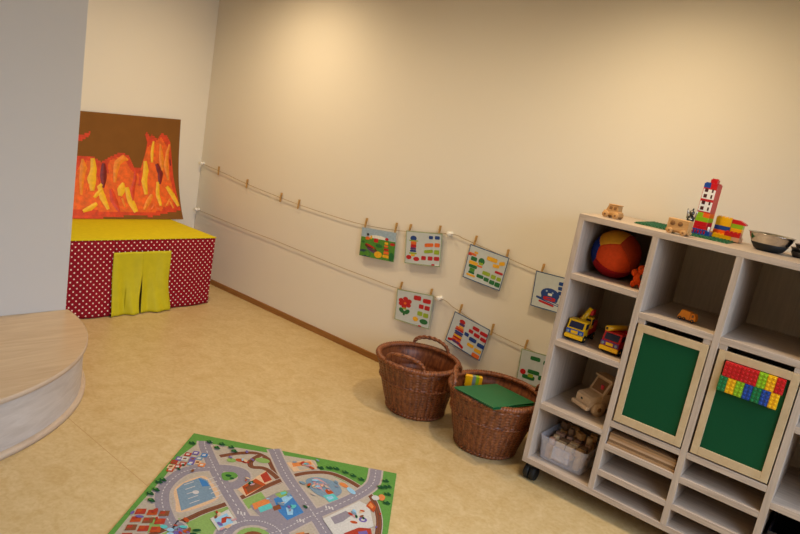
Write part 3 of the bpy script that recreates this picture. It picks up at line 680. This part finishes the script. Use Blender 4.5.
# plates and bricks in the filled basket (plates lie upside down on the rim)
plate_obj('building_plate', 17, 24, 'green building plate directly under the topmost one in the filled basket', 'green plates in the basket', (3.575, -.478, .3195), -.135, flip=True).rotation_euler.x = -.115
plate_obj('building_plate', 17, 25, 'smooth green building plate on top of the plates in the filled basket', 'green plates in the basket', (3.572, -.480, .329), -.12, flip=True).rotation_euler.x = -.115
t = thing('brick_stack', 'yellow and grey striped brick stack poking out of the filled basket', 'brick stack', (3.352, -.345, .272), math.atan2(.62, .77))
for i, m in enumerate((YEL, YEL, GRY, LIM, YEL)):
    b = MB(); b.M = Matrix.Translation((-.048+i*BH+BH, 0, .0)) @ Matrix.Rotation(-PI/2, 4, 'Y')
    brick(b, 0, -.016, 0, 4, 2, m, studs=(i == 4), k=1.0)
    if i == 0:
        for q in range(4): b.cyl(((q+.5)*U_, -.008, BH), ((q+.5)*U_, -.008, BH+.0045), .0047, m, n=12)
    o = b.build('toy_brick', t); o['label'] = ['yellow end brick', 'second yellow brick', 'grey brick', 'lime brick', 'yellow brick at the right end'][i]

# ------------------------------------------------------------------ shelf unit
X0, X1, X2, X3, X4, TH = 3.838, 4.194, 4.5435, 4.8935, 5.2435, .0285
SF, SB = -.5602, -.03
ZT, ZA, ZB, ZCc, ZD, ZE, ZG, ZH, ZI = 1.4012, 1.1128, .7702, .4305, .1256, 1.0276, .4893, .3703, .2357
t = thing('storage_shelf', 'pale wood open storage shelf on castors with two green doors', 'shelf', (0, 0, 0))
def board(name, lo, hi, mat, bev=.0015): b = MB(); b.b2(lo, hi, mat, bev); return b.build(name, t)
board('top_board', (X0, SF, ZT-TH), (X4+TH, SB, ZT), SHX)
board('bottom_board', (X0, SF, ZD-TH), (X4+TH, SB, ZD), SHX)
for x in (X0, X4): board('side_panel', (x, SF+.0003, ZD), (x+TH, SB, ZT-TH), SHZ)
for x in (X1, X2, X3): board('divider', (x, SF+.0003, ZD), (x+TH, SB-.008, ZT-TH), SHZ)
board('back_panel', (X0+TH, SB-.008, ZD), (X4, SB, ZT-TH), BACK, 0)
for (xa, xb) in ((X0, X1), (X3, X4)):
    for z in (ZA, ZB, ZCc): board('shelf_board', (xa+TH, SF+.0005, z-TH), (xb, SB-.008, z), SHX)
for (xa, xb) in ((X1, X2), (X2, X3)):
    for z in (ZE, ZG, ZH, ZI): board('shelf_board', (xa+TH, SF+.0005, z-TH), (xb, SB-.008, z), SHX)
for xa, lb in ((X1, 'framed green door with a plain empty panel'), (X2, 'framed green door with bricks stuck across its panel')):
    x0, x1, z0, z1 = xa+TH+.009, xa+.35-.005, ZG+.008, .976
    d = MB(); px0, px1, pz0, pz1 = x0+.030, x1-.030, z0+.038, z1-.034; yf0, yf1 = SF-.002, SF+.020
    d.b2((x0, yf0, z0), (px0, yf1, z1), DOORF, .0012); d.b2((px1, yf0, z0), (x1, yf1, z1), DOORF, .0012)
    d.b2((px0, yf0, z0), (px1, yf1, pz0), DOORF, .0012); d.b2((px0, yf0, pz1), (px1, yf1, z1), DOORF, .0012)
    o = d.build('door', t); o['label'] = lb
    p = MB(); p.b2((px0-.004, SF+.006, pz0-.004), (px1+.004, SF+.014, pz1+.004), PANEL); p.build('green_panel', o)
    for sx in (xa+TH, xa+.35-.035): s_ = MB(); s_.b2((sx, SF+.003, .977), (sx+.034, SF+.03, ZE-TH), SHX, .001); s_.build('door_spacer', o)
for x, y in ((X0+.045, SF+.045), (X4-.02, SF+.045), (X0+.045, SB-.05), (X4-.02, SB-.05)):
    c = MB(); c.b2((x-.03, y-.03, ZD-TH-.006), (x+.03, y+.03, ZD-TH), DSTEEL)
    c.b2((x-.021, y-.016, .045), (x+.021, y+.034, ZD-TH-.006), BLK, .006); o = c.build('caster', t)
    w = MB()
    for s in (-1, 1): w.cyl((x+s*.004, y+.004, .040), (x+s*.030, y+.004, .040), .040, RUB, n=28)
    w.build('caster_wheel', o)
# bricks on the right door
PB = SF+.006
def door_brick(x, z, nx, nz, mat, label):
    b = MB(); b.M = Matrix.Translation((x, PB, z)) @ Matrix.Rotation(PI/2, 4, 'X'); brick(b, 0, 0, 0, nx, nz, mat, k=1.018)
    tag(b.build('toy_brick'), label, 'toy brick', 'bricks stuck on the right green door')
q = .0326
xs = X2+TH+.046
for i, (x, n, m, lb) in enumerate([(xs, 4, RED, 'large red toy brick at the left end of the top row on the door'), (xs+2*q, 4, RED, 'large red toy brick next to the lime one on the door'), (xs+4*q, 2, LIM, 'lime toy brick in the top row between red and yellow on the door'), (xs+5*q, 2, YEL, 'yellow toy brick in the top row between lime and red on the door'), (xs+6*q, 2, RED, 'narrow red toy brick at the right end of the top row on the door')]):
    door_brick(x, .874, n, 4, m, lb)
xs -= .006
for i, (m, lb) in enumerate([(GRN, 'green toy brick at the left end of the lower row on the door'), (YEL, 'yellow toy brick second from left in the lower row on the door'), (LIM, 'lime toy brick in the lower row between yellow and blue on the door'), (BLU, 'blue toy brick in the lower row between lime and green on the door'), (GRN, 'green toy brick between the two blue ones on the door'), (BLU, 'blue toy brick in the lower row between green and yellow on the door'), (YEL, 'yellow toy brick at the right end of the lower row on the door')]):
    door_brick(xs+i*q, .874-.0655, 2, 4, m, lb)
# slot boards
for k in range(5):
    b = MB(); th = .0118
    b.b2((X1+TH+.004+.001*k, SF+.012+.002*((k*7) % 4), ZH+k*(th+.0004)), (X2-.004-.0015*((k*5) % 3), SB-.06, ZH+k*(th+.0004)+th), wood('slot_board_wood_'+'abc'[k % 3], ('#a07850', '#7d5c3c', '#b89270')[k % 3], ('#bd9468', '#94704c', '#cfac88')[k % 3], (4, 40, 60)), .0016)
    tag(b.build('wooden_board'), ['bottom', 'second lowest', 'middle', 'second highest', 'topmost'][k]+' thin wooden board of the stack in the slot under the plain green door', 'wooden board', 'thin boards stacked in the slot')

# ------------------------------------------------------------------ toys on top
EPS = .0004
def wheels(mb_parent, pts, r, w, mat, hub=None, axis=(1, 0, 0)):
    ax = Vector(axis)
    for p in pts:
        b = MB(); p = Vector(p); b.cyl(p-ax*w/2, p+ax*w/2, r, mat, n=24)
        if hub: b.cyl(p-ax*(w/2+.001), p+ax*(w/2+.001), r*.35, hub, n=14)
        b.build('wheel', mb_parent)
# small wooden jeep, front faces -x
t = thing('wooden_toy_car', 'small chunky wooden toy car near the left end of the shelf top', 'toy car', (3.938, -.40, ZT+EPS), -.10)
b = MB(); b.b2((-.042, -.024, .012), (.042, .024, .034), BEECH, .004)
b.prism([(-.030, .034), (.032, .034), (.030, .060), (-.018, .064)], -.023, .023, BEECH, lambda x, y, z: (x, z, y)); b.b2((-.022, -.025, .062), (.034, .025, .067), BEECH, .002); b.build('car_body', t)
b = MB(); b.b2((-.015, -.0236, .040), (.002, .0236, .056), BEECH_D, .002); b.b2((.008, -.0236, .040), (.024, .0236, .056), BEECH_D, .002); b.b2((-.0275, -.016, .040), (-.020, .016, .056), BEECH_D, .002); b.build('dark_hole_plug', t)  # solid dark blocks for the windows, inner shade put into their colour
wheels(t, [(-.026, -.027, .0155), (.026, -.027, .0155), (-.026, .027, .0155), (.026, .027, .0155)], .0155, .012, BEECH, BEECH_D, (0, 1, 0))
# wooden wagon with two holes
t = thing('wooden_toy_wagon', 'wooden toy wagon with two dark round holes in front of the green plate', 'toy wagon', (4.277, -.492, ZT+EPS), -.06)
b = MB(); b.b2((-.047, -.026, .014), (.047, .026, .068), BEECH, .003); b.b2((-.052, -.020, .008), (.052, .020, .02), BEECH, .002); b.build('wagon_body', t)
for x in (-.024, .010): b = MB(); b.cyl((x, -.0275, .048), (x, -.020, .048), .0105, BEECH_D, n=20); b.build('dark_hole_plug', t)  # solid dark discs, the shade of each hole is painted by colour
wheels(t, [(-.03, -.028, .013), (.03, -.028, .013), (-.03, .028, .013), (.03, .028, .013)], .013, .009, BEECH, BEECH_D, (0, 1, 0))
# green plate under the brick builds
plate_obj('building_plate', 26, 20, 'green studded building plate on the shelf top under the brick tower', None, (4.252, -.236, ZT+EPS), .03)
PZ = ZT+EPS+.004
# grey-black little figure
t = thing('toy_figure', 'small black and silver toy figure behind the wooden wagon', 'toy figure', (4.272, -.325, ZT+EPS+.0086), .2); t.scale = (.86,)*3
b = MB(); b.cyl((0, 0, 0), (0, 0, .008), .020, BLK); b.cyl((-.008, 0, .006), (-.007, 0, .05), .008, BLK, .007); b.cyl((.008, 0, .006), (.007, 0, .05), .008, BLK, .007)
b.ball((0, 0, .068), .019, BLK, sc=(1, .8, 1.35)); b.ball((0, -.004, .104), .014, DSTEEL, sc=(1, 1, 1.1)); b.build('figure_body', t)
b = MB(); b.cyl((-.018, 0, .072), (-.024, -.006, .125), .005, STEEL, .003, 12); b.cyl((.018, 0, .074), (.026, -.006, .118), .005, STEEL, .003, 12); b.cyl((0, 0, .112), (.004, 0, .130), .006, BLK, .003, 12); b.ball((0, -.014, .07), .010, STEEL, 16); b.build('silver_trim', t)
# brick tower
K = 1.08
t = thing('brick_tower', 'tall red toy brick tower with white windows on the green plate', 'brick tower', (4.309, -.232, PZ), -.12); t.scale = (.88, .88, 1.0)
u, h = U_*K, BH*K
def tb(x, y, z, nx, ny, mat, name='toy_brick', hh=BH, lab=None, studs=True):
    b = MB(); brick(b, (x-2)*u, (y-2)*u, z, nx, ny, mat, hh, studs, K); o = b.build(name, t)
    if lab: o['label'] = lab
    return o
tb(0, 0, 0, 4, 4, RED, lab='red base brick')
b = MB()
for i in range(6): b.b2((-2.3*u+i*.0155, -2.9*u, 0), (-2.3*u+i*.0155+.006, -2.9*u+.006, h*1.25), BLU, .001)
for zz in (.001, h*1.05): b.b2((-2.35*u, -2.95*u, zz), (2.9*u, -2.95*u+.007, zz+.005), BLU, .001)
b.b2((2.4*u, -2.95*u, 0), (3.6*u, -.5*u, h*1.1), BLU, .001); b.build('blue_fence', t)
tb(0, 0, h, 4, 4, RED, lab='red brick'); tb(0, 0, 2*h, 4, 4, RED, lab='upper red brick')
tb(0, 0, 3*h, 4, 2, LIM, lab='lime brick'); tb(0, 2, 3*h, 4, 2, LIM, lab='lime brick at the back')
tb(0, 0, 4*h, 2, 4, LIM, lab='upper lime brick'); tb(2, 0, 4*h, 2, 4, ORA, lab='orange brick')
for k in range(2):
    z = 5*h + k*3*h*.93; hh = BH*3*.93
    w = tb(0, 0, z, 4, 4, RED, 'window_block', hh, 'red window block', studs=(k == 1))
    f = MB(); f.b2((-1.85*u, -2.06*u, z+.006), (1.85*u, -1.9*u, z+hh*K-.006), WHI, .001); fo = f.build('window_frame', t); fo['label'] = 'white window frame'
    g = MB(); HOLE = flat('window_hole_shade', '#4a1418', .5)
    for a in (0, 1):
        for c in (0, 1):
            xa, xb = (-1.35, -.35) if a == 0 else (.75, 1.25)
            za = z+.012+c*.0265; g.b2((xa*u, -2.09*u, za), (xb*u, -2.03*u, za+.0165), HOLE, .0016)
    g.build('dark_hole_patch', fo)  # dark patches on the frame paint the shade of its holes
zt_ = 5*h+6*h*.93
tb(0, 0, zt_, 2, 4, BLU, lab='blue brick at the top'); tb(2, 0, zt_, 2, 4, RED, lab='red brick at the top'); tb(1.4, .6, zt_+h, 2, 2, RED, lab='single red brick on the very top')
b = MB(); b.cyl((2.6*u, -1.5*u, h), (2.6*u, -1.5*u, h*2.1), .006, WHI); b.build('white_peg', t)
# low brick pile
t = thing('brick_stack', 'low stepped stack of yellow, blue and red toy bricks beside the tower', 'brick stack', (4.420, -.190, PZ), -.05); t.scale = (1.07, 1.07, 1.03)
u, h, K = U_, BH, 1.0
def sb(x, y, z, nx, ny, mat, lab, hh=BH): b = MB(); brick(b, (x-4)*u, (y-2)*u, z*h, nx, ny, mat, hh); o = b.build('toy_brick', t); o['label'] = lab
sb(-.6, 0, 0, 6, 4, YEL, 'yellow base brick'); sb(5.4, 0, 0, 2, 4, TAN, 'pale pink brick at the base')
sb(-.1, 1.6, 1, 4, 2, ORA, 'orange brick'); sb(3.4, 0, 1, 4, 2, RED, 'long red brick in front'); sb(4, 2, 1, 3.0 and 3, 2, YEL, 'small yellow brick')
sb(0, 1.6, 2, 4, 2, BLU, 'blue brick'); sb(4, 2, 2, 3, 2, YEL, 'second small yellow brick')
sb(0, 1.6, 3, 4, 2, YEL, 'yellow brick'); sb(0, 1.6, 4, 4, 2, YEL, 'topmost yellow brick'); sb(4, 2, 3, 3, 2, LIM, 'lime brick')
b = MB(); b.prism([((4-4)*u, 4*h), (.058, 4*h), (.058, 4.35*h), (.030, 5*h), (0, 5*h)], 0, 2*u, RED, lambda x, y, z: (x, z, y)); o = b.build('sloped_brick', t); o['label'] = 'red sloped roof brick'
# steel bowl
t = thing('metal_bowl', 'shiny steel bowl with black base on the shelf top', 'bowl', (4.609, -.285, ZT+EPS)); t.scale = (.96,)*3
b = MB(); pr = [(0, .006), (.045, .006), (.058, .014), (.074, .036), (.086, .060), (.0925, .078), (.097, .0785), (.098, .0765), (.094, .075), (.088, .058), (.076, .034), (.060, .010), (.046, .003), (0, .003)]
b.lathe(pr[::-1], STEEL, n=56); b.build('steel_shell', t)
b = MB(); b.lathe([(0, 0), (.050, 0), (.062, .009), (.0775, .033), (.0760, .036), (.060, .0095), (.046, .0025), (0, .0025)], RUB, n=56); b.build('black_base', t)
for k in range(3):
    b = MB(); b.lathe([(0, 0), (.052, 0), (.062, .022), (.066, .023), (.066, .0215), (.0635, .0205), (.055, .003), (0, .003)], flat('tin_metal', '#97918a', .35, 1, var=.05), n=40)
    tag(b.build('metal_tin', loc=(4.753+.004*k*(-1)**k, -.235, ZT+EPS+k*.0175)), ['lowest', 'middle', 'top'][k]+' dark metal tin in the small stack beside the steel bowl', 'tin', 'stacked dark metal tins')

# ------------------------------------------------------------------ toys inside the shelf
# fabric ball
t_ = MB(); BC = [((.25, -.94, -.12), flat('ball_orange', '#d2461a', .9, var=.08, scale=60, spec=.1)), ((-.12, -.40, .90), flat('ball_yellow', '#cf8a22', .9, var=.08, scale=60, spec=.1)), ((-.97, -.25, .05), flat('ball_blue', '#1c2c6e', .9, var=.08, scale=60, spec=.1)), ((-.15, -.45, -.88), flat('ball_red', '#9c1a1c', .9, var=.08, scale=60, spec=.1)), ((.85, -.3, .5), flat('ball_rust', '#a8391a', .9, var=.08, scale=60, spec=.1)), ((.4, .9, .0), flat('ball_green', '#1a6a3a', .9, var=.08, scale=60, spec=.1)), ((-.4, .9, .0), flat('ball_yellow', '#cf8a22'))]
BCv = [(Vector(d).normalized(), m) for d, m in BC]
r = .118; bm = bmesh.new(); bmesh.ops.create_icosphere(bm, subdivisions=6, radius=1); bm.verts.index_update()
def two(p):
    d = sorted((math.acos(max(-1, min(1, p.dot(c)))), i) for i, (c, m) in enumerate(BCv)); return d[0][1], d[1][0]-d[0][0]
vs = []
for v in bm.verts:
    p = v.co.normalized(); i, gap = two(p); vs.append(p*r*(1-.03*math.exp(-(gap/.05)**2)))
base = len(t_.v); t_.v += [tuple(p) for p in vs]
for f in bm.faces:
    i, _ = two(f.calc_center_median().normalized()); t_.f.append([v.index for v in f.verts]); t_.mi.append(t_.m(BCv[i][1])); t_.sm.append(True)
bm.free()
tag(t_.build('fabric_ball', loc=(3.988, -.365, ZA+r+.0)), 'large soft ball with orange, yellow, red and blue panels in the top left compartment', 'ball')
# small orange plush
t = thing('soft_toy', 'small bright orange soft toy with black patch squeezed beside the big ball', 'soft toy', (4.152, -.462, ZA+.030), .3); t.scale = (.82,)*3
PO = flat('plush_orange', '#e8541c', .95, var=.1, scale=120, spec=.1)
b = MB(); b.ball((0, 0, .022), .034, PO, sc=(.9, .9, 1.2)); b.ball((.008, -.004, .074), .026, PO)
for x, z in ((-.030, .05), (.030, .055), (-.022, -.014), (.022, -.014)): b.ball((x, -.008, z), .016, PO, 16, (1, 1, 1.3))
b.build('plush_body', t)
b = MB(); b.ball((.014, -.022, .03), .016, BLK, 16, (1, .6, 1.2)); b.build('black_patch', t)
for x in (.0, .018): b = MB(); b.ball((x, -.025, .08), .004, BLK, 10); b.build('eye', t)
# plastic trucks; local front faces -y
def truck(loc, rotz, label, cab, lower, bump, body, boom_pts, extra):
    t = thing('toy_truck', label, 'toy truck', loc, rotz, 'plastic toy trucks')
    b = MB(); b.b2((-.042, -.085, .016), (.042, .115, .032), BLK, .003); b.build('chassis', t)
    b = MB(); b.prism([(-.090, .030), (-.020, .030), (-.020, .105), (-.068, .105), (-.084, .066)], -.044, .044, cab, lambda x, y, z: (z, x, y)); b.b2((-.046, -.072, .100), (.046, -.018, .108), cab, .003); b.build('cab', t)
    b = MB(); b.prism([(-.0855, .069), (-.0715, .099), (-.070, .098), (-.083, .068)], -.035, .035, DBL, lambda x, y, z: (z, x, y))
    for s in (-1, 1): b.b2((s*.0445-.001, -.066, .070), (s*.0445+.001, -.030, .096), DBL)
    b.build('windscreen', t)
    b = MB(); b.b2((-.045, -.0935, .040), (.045, -.086, .062), lower, .002); b.b2((-.018, -.0955, .043), (.018, -.092, .058), bump, .001); b.build('grille', t)
    for s in (-1, 1): b = MB(); b.cyl((s*.033, -.092, .050), (s*.033, -.097, .050), .007, GRY, n=16); b.build('headlight', t)
    b = MB(); b.b2((-.047, -.098, .016), (.047, -.084, .037), bump, .004); b.build('bumper', t)
    b = MB(); b.b2((-.043, -.015, .032), (.043, .115, .062), body, .003); b.b2((-.043, .06, .06), (.043, .115, .095), body, .003); b.build('truck_bed', t)
    b = MB(); b.tube(boom_pts, .0135, YEL, 14); b.build('boom', t)
    extra(t)
    wheels(t, [(s*.041, y, .019) for s in (-1, 1) for y in (-.055, .075)], .019, .014, RUB, YEL)
    return t
def ex_y(t):
    b = MB(); b.b2((.0, .02, .06), (.040, .060, .12), YEL, .003); o = b.build('crane_cabin', t)
    g = MB(); g.b2((.005, .0185, .078), (.035, .0215, .110), DBL); g.b2((.0385, .026, .078), (.0415, .054, .110), DBL); g.build('cabin_window', o)
    b = MB(); b.b2((.010, .01, .132), (.04, .05, .16), RED, .003); b.build('boom_tip', t)
def ex_r(t):
    b = MB(); b.b2((-.02, .02, .06), (.035, .075, .112), RED, .003); b.build('boom_mount', t)
    b = MB(); b.cyl((-.030, -.092, .122), (-.030, -.088, .122), .006, BLK, n=12); b.build('boom_end', t)
truck((3.919, -.402, ZB+EPS), .06, 'yellow cabbed toy crane truck with raised boom, left in its compartment', YEL, BLU, YEL, RED, [(-.014, .0, .080), (0, .012, .112), (.024, .022, .165)], ex_y)
truck((4.112, -.405, ZB+EPS), -.05, 'red cabbed toy truck with yellow boom lying forward, right in its compartment', RED, PUR, YEL, RED, [(-.030, -.088, .122), (0, 0, .122), (.02, .08, .118)], ex_r)
# orange little lorry on the middle shelf; front faces +x
t = thing('orange_toy_lorry', 'tiny orange toy lorry on the board above the plain green door', 'toy lorry', (4.398, -.435, ZE+EPS), -.12)
LO = plastic('lorry_orange', '#f08a14')
b = MB(); b.prism([(-.040, .012), (.014, .012), (.014, .044), (-.026, .046)], -.016, .016, LO, lambda x, y, z: (x, z, y)); b.build('cargo_box', t)
b = MB(); b.prism([(.016, .008), (.040, .008), (.040, .024), (.034, .040), (.016, .040)], -.016, .016, LO, lambda x, y, z: (x, z, y)); b.build('cab', t)
b = MB(); b.b2((.022, -.0165, .024), (.031, .0165, .035), BEECH_D); b.build('cab_window', t)
b = MB(); b.b2((-.04, -.014, .007), (.040, .014, .013), LO, .001); b.build('chassis', t)
wheels(t, [(x, y, .0075) for x in (-.028, -.010, .028) for y in (-.0145, .0145)], .0075, .005, BLK, LO, (0, 1, 0))
# big wooden truck, local front faces -y
t = thing('wooden_toy_truck', 'large wooden toy truck with round wheels above the clear tub', 'toy truck', (4.096, -.335, ZCc+EPS), -.47); t.scale = (1.06, 1.06, .97)
f_ = lambda x, y, z: (z, x, y)
b = MB(); b.b2((-.040, -.13, .028), (.040, .125, .048), TRW, .003); b.build('chassis', t)
b = MB(); b.prism([(-.130, .046), (-.060, .046), (-.058, .108), (-.115, .098), (-.128, .088)], -.046, .046, TRW, f_); b.build('hood', t)
b = MB(); b.prism([(-.060, .046), (.022, .046), (.022, .185), (-.020, .185), (-.056, .108)], -.050, .050, TRW, f_); b.b2((-.056, -.034, .182), (.056, .03, .193), TRW, .004); b.build('cab', t)
b = MB(); b.prism([(-.0545, .115), (-.0275, .172), (-.026, .171), (-.053, .114)], -.038, .038, BEECH_D, f_)
for s in (-1, 1): b.prism([(-.038, .116), (.010, .116), (.010, .172), (-.014, .172)], s*.050-.0008, s*.050+.0008, BEECH_D, f_)
b.build('dark_window_sheet', t)  # not cut through: dark sheets paint the shaded inside of the cab
b = MB(); b.b2((.010, -.048, .130), (.028, -.040, .155), RED, .003); b.build('red_driver', t)
b = MB(); b.b2((-.056, -.148, .030), (.056, -.126, .052), TRW, .006); b.build('bumper', t)
b = MB(); b.b2((-.014, -.1315, .066), (-.002, -.127, .076), BLK, .002); b.build('badge_dot', t)
b = MB(); b.b2((-.05, .03, .05), (.05, .125, .062), TRW, .002)
for s in (-1, 1): b.b2((s*.050-.004, .03, .06), (s*.050+.004, .125, .11), TRW, .002)
b.b2((-.05, .118, .06), (.05, .125, .11), TRW, .002); b.build('load_bed', t)
wheels(t, [(s*.052, y, .036) for s in (-1, 1) for y in (-.072, .078)], .036, .02, TRW, BEECH_D)
# clear tub with wooden blocks
TX0, TX1, TY0, TY1, TZ = 3.882, 4.142, -.515, -.265, ZD+EPS
t = thing('clear_plastic_tub', 'clear plastic tub of wooden blocks in the bottom left compartment', 'tub', ((TX0+TX1)/2, (TY0+TY1)/2, TZ))
hw, hd, hh = (TX1-TX0)/2, (TY1-TY0)/2, .128
def rr(w, d, z, n=6, c=.022):
    o = []
    for cx_, cy_, a0 in ((w-c, d-c, 0), (-w+c, d-c, PI/2), (-w+c, -d+c, PI), (w-c, -d+c, 3*PI/2)):
        for k in range(n+1): a = a0+PI/2*k/n; o.append((cx_+c*math.cos(a), cy_+c*math.sin(a), z))
    return o
L_ = [rr(hw-.022, hd-.022, 0), rr(hw-.014, hd-.014, .004), rr(hw-.003, hd-.003, hh-.008), rr(hw, hd, hh-.007), rr(hw, hd, hh), rr(hw-.005, hd-.005, hh), rr(hw-.018, hd-.018, .008)]
b = MB(); n = len(L_[0]); vs = [p for l in L_ for p in l]
fs = [(j*n+i, j*n+(i+1) % n, (j+1)*n+(i+1) % n, (j+1)*n+i) for j in range(len(L_)-1) for i in range(n)] + [tuple(range(n))[::-1], tuple((len(L_)-1)*n+i for i in range(n))]
TUBM = tub_mat(); b.add(vs, fs, TUBM, False); b.build('tub_body', t)
b = MB(); b.b2((-.045, -hd-.003, .035), (.045, -hd+.006, .098), TUBM, .003); b.build('front_grip', t)
BK = [wood('block_wood_pale', '#cda878', '#dfc097', (30, 60, 60)), BEECH, wood('block_wood_pink', '#b98a70', '#cfa388', (30, 60, 60)), wood('block_wood_brown', (122, 92, 64), (146, 112, 80), (30, 60, 60))]
kinds = []
for m in BK:
    b = MB(); b.b2((-.018, -.018, -.018), (.018, .018, .018), m, .002); kinds.append(b.build('wooden_block'))
    b = MB(); b.cyl((0, 0, -.018), (0, 0, .018), .016, m); kinds.append(b.build('wooden_block'))
    b = MB(); b.b2((-.024, -.0145, -.0165), (.024, .0145, .0165), m, .002); kinds.append(b.build('wooden_block'))
cnt = 0
for lay in range(4):
    nx_ = 4; ny_ = 4
    for i in range(nx_):
        for j in range(ny_):
            if lay == 3 and (j < 2 or random.random() < .35): continue
            if lay < 2 and 0 < i < 3 and j in (1, 2): continue       # the hidden middle is left out
            sp = .049 + .001*lay; k = random.randrange(len(kinds)); 
            o = kinds[k] if 'label' not in kinds[k].keys() else kinds[k].copy()
            if o.name not in C.objects: C.objects.link(o)
            cz = TZ+.0265+lay*.037 + (.012 if lay == 3 else 0)*random.random()
            o.location = ((TX0+TX1)/2+(i-1.5)*sp, (TY0+TY1)/2+(j-1.5)*sp, cz)
            o.rotation_euler = (random.choice((0, PI/2)) if lay == 3 else 0, 0, random.uniform(-.12, .12) if lay < 3 else random.uniform(-.5, .5))
            tag(o, 'plain wooden toy block heaped in the clear plastic tub', 'toy block', 'wooden blocks in the clear tub'); cnt += 1
for k in kinds:
    if 'label' not in k.keys(): bpy.data.objects.remove(k)
# right column contents at the edge of the picture
t = thing('purple_bag', 'dark purple cloth bag in the compartment at the right picture edge', 'bag', (5.078, -.42, ZB+EPS))
PB_ = flat('purple_cloth', '#4a2a5e', .9, var=.15, scale=20, spec=.1)
b = MB(); b.lathe([(0, 0), (.10, 0), (.132, .02), (.147, .07), (.140, .115), (.10, .145), (.045, .16), (.05, .185), (.04, .188), (0, .188)], PB_, n=40)
b.v = [(x*(1+.03*math.sin(9*math.atan2(y, x))), y*(.8+.03*math.sin(7*math.atan2(y, x))), z) for x, y, z in b.v]; b.build('cloth_body', t)
b = MB(); b.tube([(.05*math.cos(2*PI*k/24), .04*math.sin(2*PI*k/24), .163) for k in range(24)], .005, flat('bag_cord', '#c9b9a0', .8), 8, True); b.build('draw_cord', t)
t = thing('dark_storage_box', 'black open storage box in the lowest compartment at the right picture edge', 'box', (5.085, -.33, ZD+EPS))
b = MB(); dk = flat('dark_box_plastic', '#1c1a20', .35)
b.b2((-.145, -.19, 0), (.145, .19, .006), dk, .002)
for s in (-1, 1): b.b2((s*.142-.004, -.19, .005), (s*.142+.004, .19, .17), dk, .002); b.b2((-.142, s*.187-.004, .005), (.142, s*.187+.004, .17), dk, .002)
b.build('box_body', t)
b = MB(); b.tube([(-.09, -.198, .10), (-.085, -.203, .11), (.085, -.203, .11), (.09, -.198, .10)], .005, STEEL, 10); b.build('handle', t)

# ------------------------------------------------------------------ light
def spot(x, y, e, size=2.6, blend=.95, col=(1, .775, .48)):
    l = bpy.data.lights.new('downlight_and_fill', 'SPOT'); l.energy = e; l.spot_size = size; l.spot_blend = blend; l.color = col; l.shadow_soft_size = .07
    o = bpy.data.objects.new('downlight_and_fill', l); C.objects.link(o); o.location = (x, y, ZC-.02)
spot(1.3, -.82, 114, 2.72, .95); spot(4.0, -.88, 102, 2.72, .95); spot(2.7, -1.1, 48, 2.9, 1)  # third spot is fill, added to brighten the wall between the two downlights
for x, y, e in ((2.6, -2.9, 12), (5.4, -2.9, 30), (4.0, -4.6, 16), (.6, -3.2, 10)): spot(x, y, e)  # unseen weak spots added as general fill for the room
a = bpy.data.lights.new('daylight', 'AREA'); a.shape = 'RECTANGLE'; a.size = WY1-WY0-.1; a.size_y = WZ1-WZ0-.1; a.energy = 62; a.spread = 1.9; a.color = (.62, .78, 1)
o = bpy.data.objects.new('daylight', a); C.objects.link(o); o.location = (XR+.03, (WY0+WY1)/2, (WZ0+WZ1)/2); o.rotation_euler = Vector((-1, 0, -.7)).to_track_quat('-Z', 'Y').to_euler()
w = bpy.data.worlds.new('World'); bpy.context.scene.world = w; w.use_nodes = True
bg = w.node_tree.nodes['Background']; sk = w.node_tree.nodes.new('ShaderNodeTexSky'); sk.sun_disc = False; sk.sun_elevation = .5
w.node_tree.links.new(sk.outputs['Color'], bg.inputs['Color']); bg.inputs['Strength'].default_value = .05

# ------------------------------------------------------------------ camera
cam = bpy.data.cameras.new('Camera'); co = bpy.data.objects.new('Camera', cam); C.objects.link(co)
yaw, pitch, roll = .64305, -.20294, .17948
fw = Vector((-math.sin(yaw)*math.cos(pitch), math.cos(yaw)*math.cos(pitch), math.sin(pitch)))
rt = Vector((math.cos(yaw), math.sin(yaw), 0)); up = rt.cross(fw)
rt2 = rt*math.cos(roll)+up*math.sin(roll); up2 = -rt*math.sin(roll)+up*math.cos(roll)
M = Matrix((rt2, up2, -fw)).transposed().to_4x4(); M.translation = Vector((5.0649, -3.52885, 1.62741))
co.matrix_world = M; cam.sensor_width = 36; cam.lens = 648.29/800*36; cam.clip_start = .05
S = bpy.context.scene; S.camera = co
S.view_settings.view_transform = 'Standard'; S.view_settings.look = 'None'; S.view_settings.gamma = 1; S.view_settings.exposure = 0
S.cycles.use_denoising = True; S.cycles.max_bounces = 8; S.cycles.transparent_max_bounces = 12
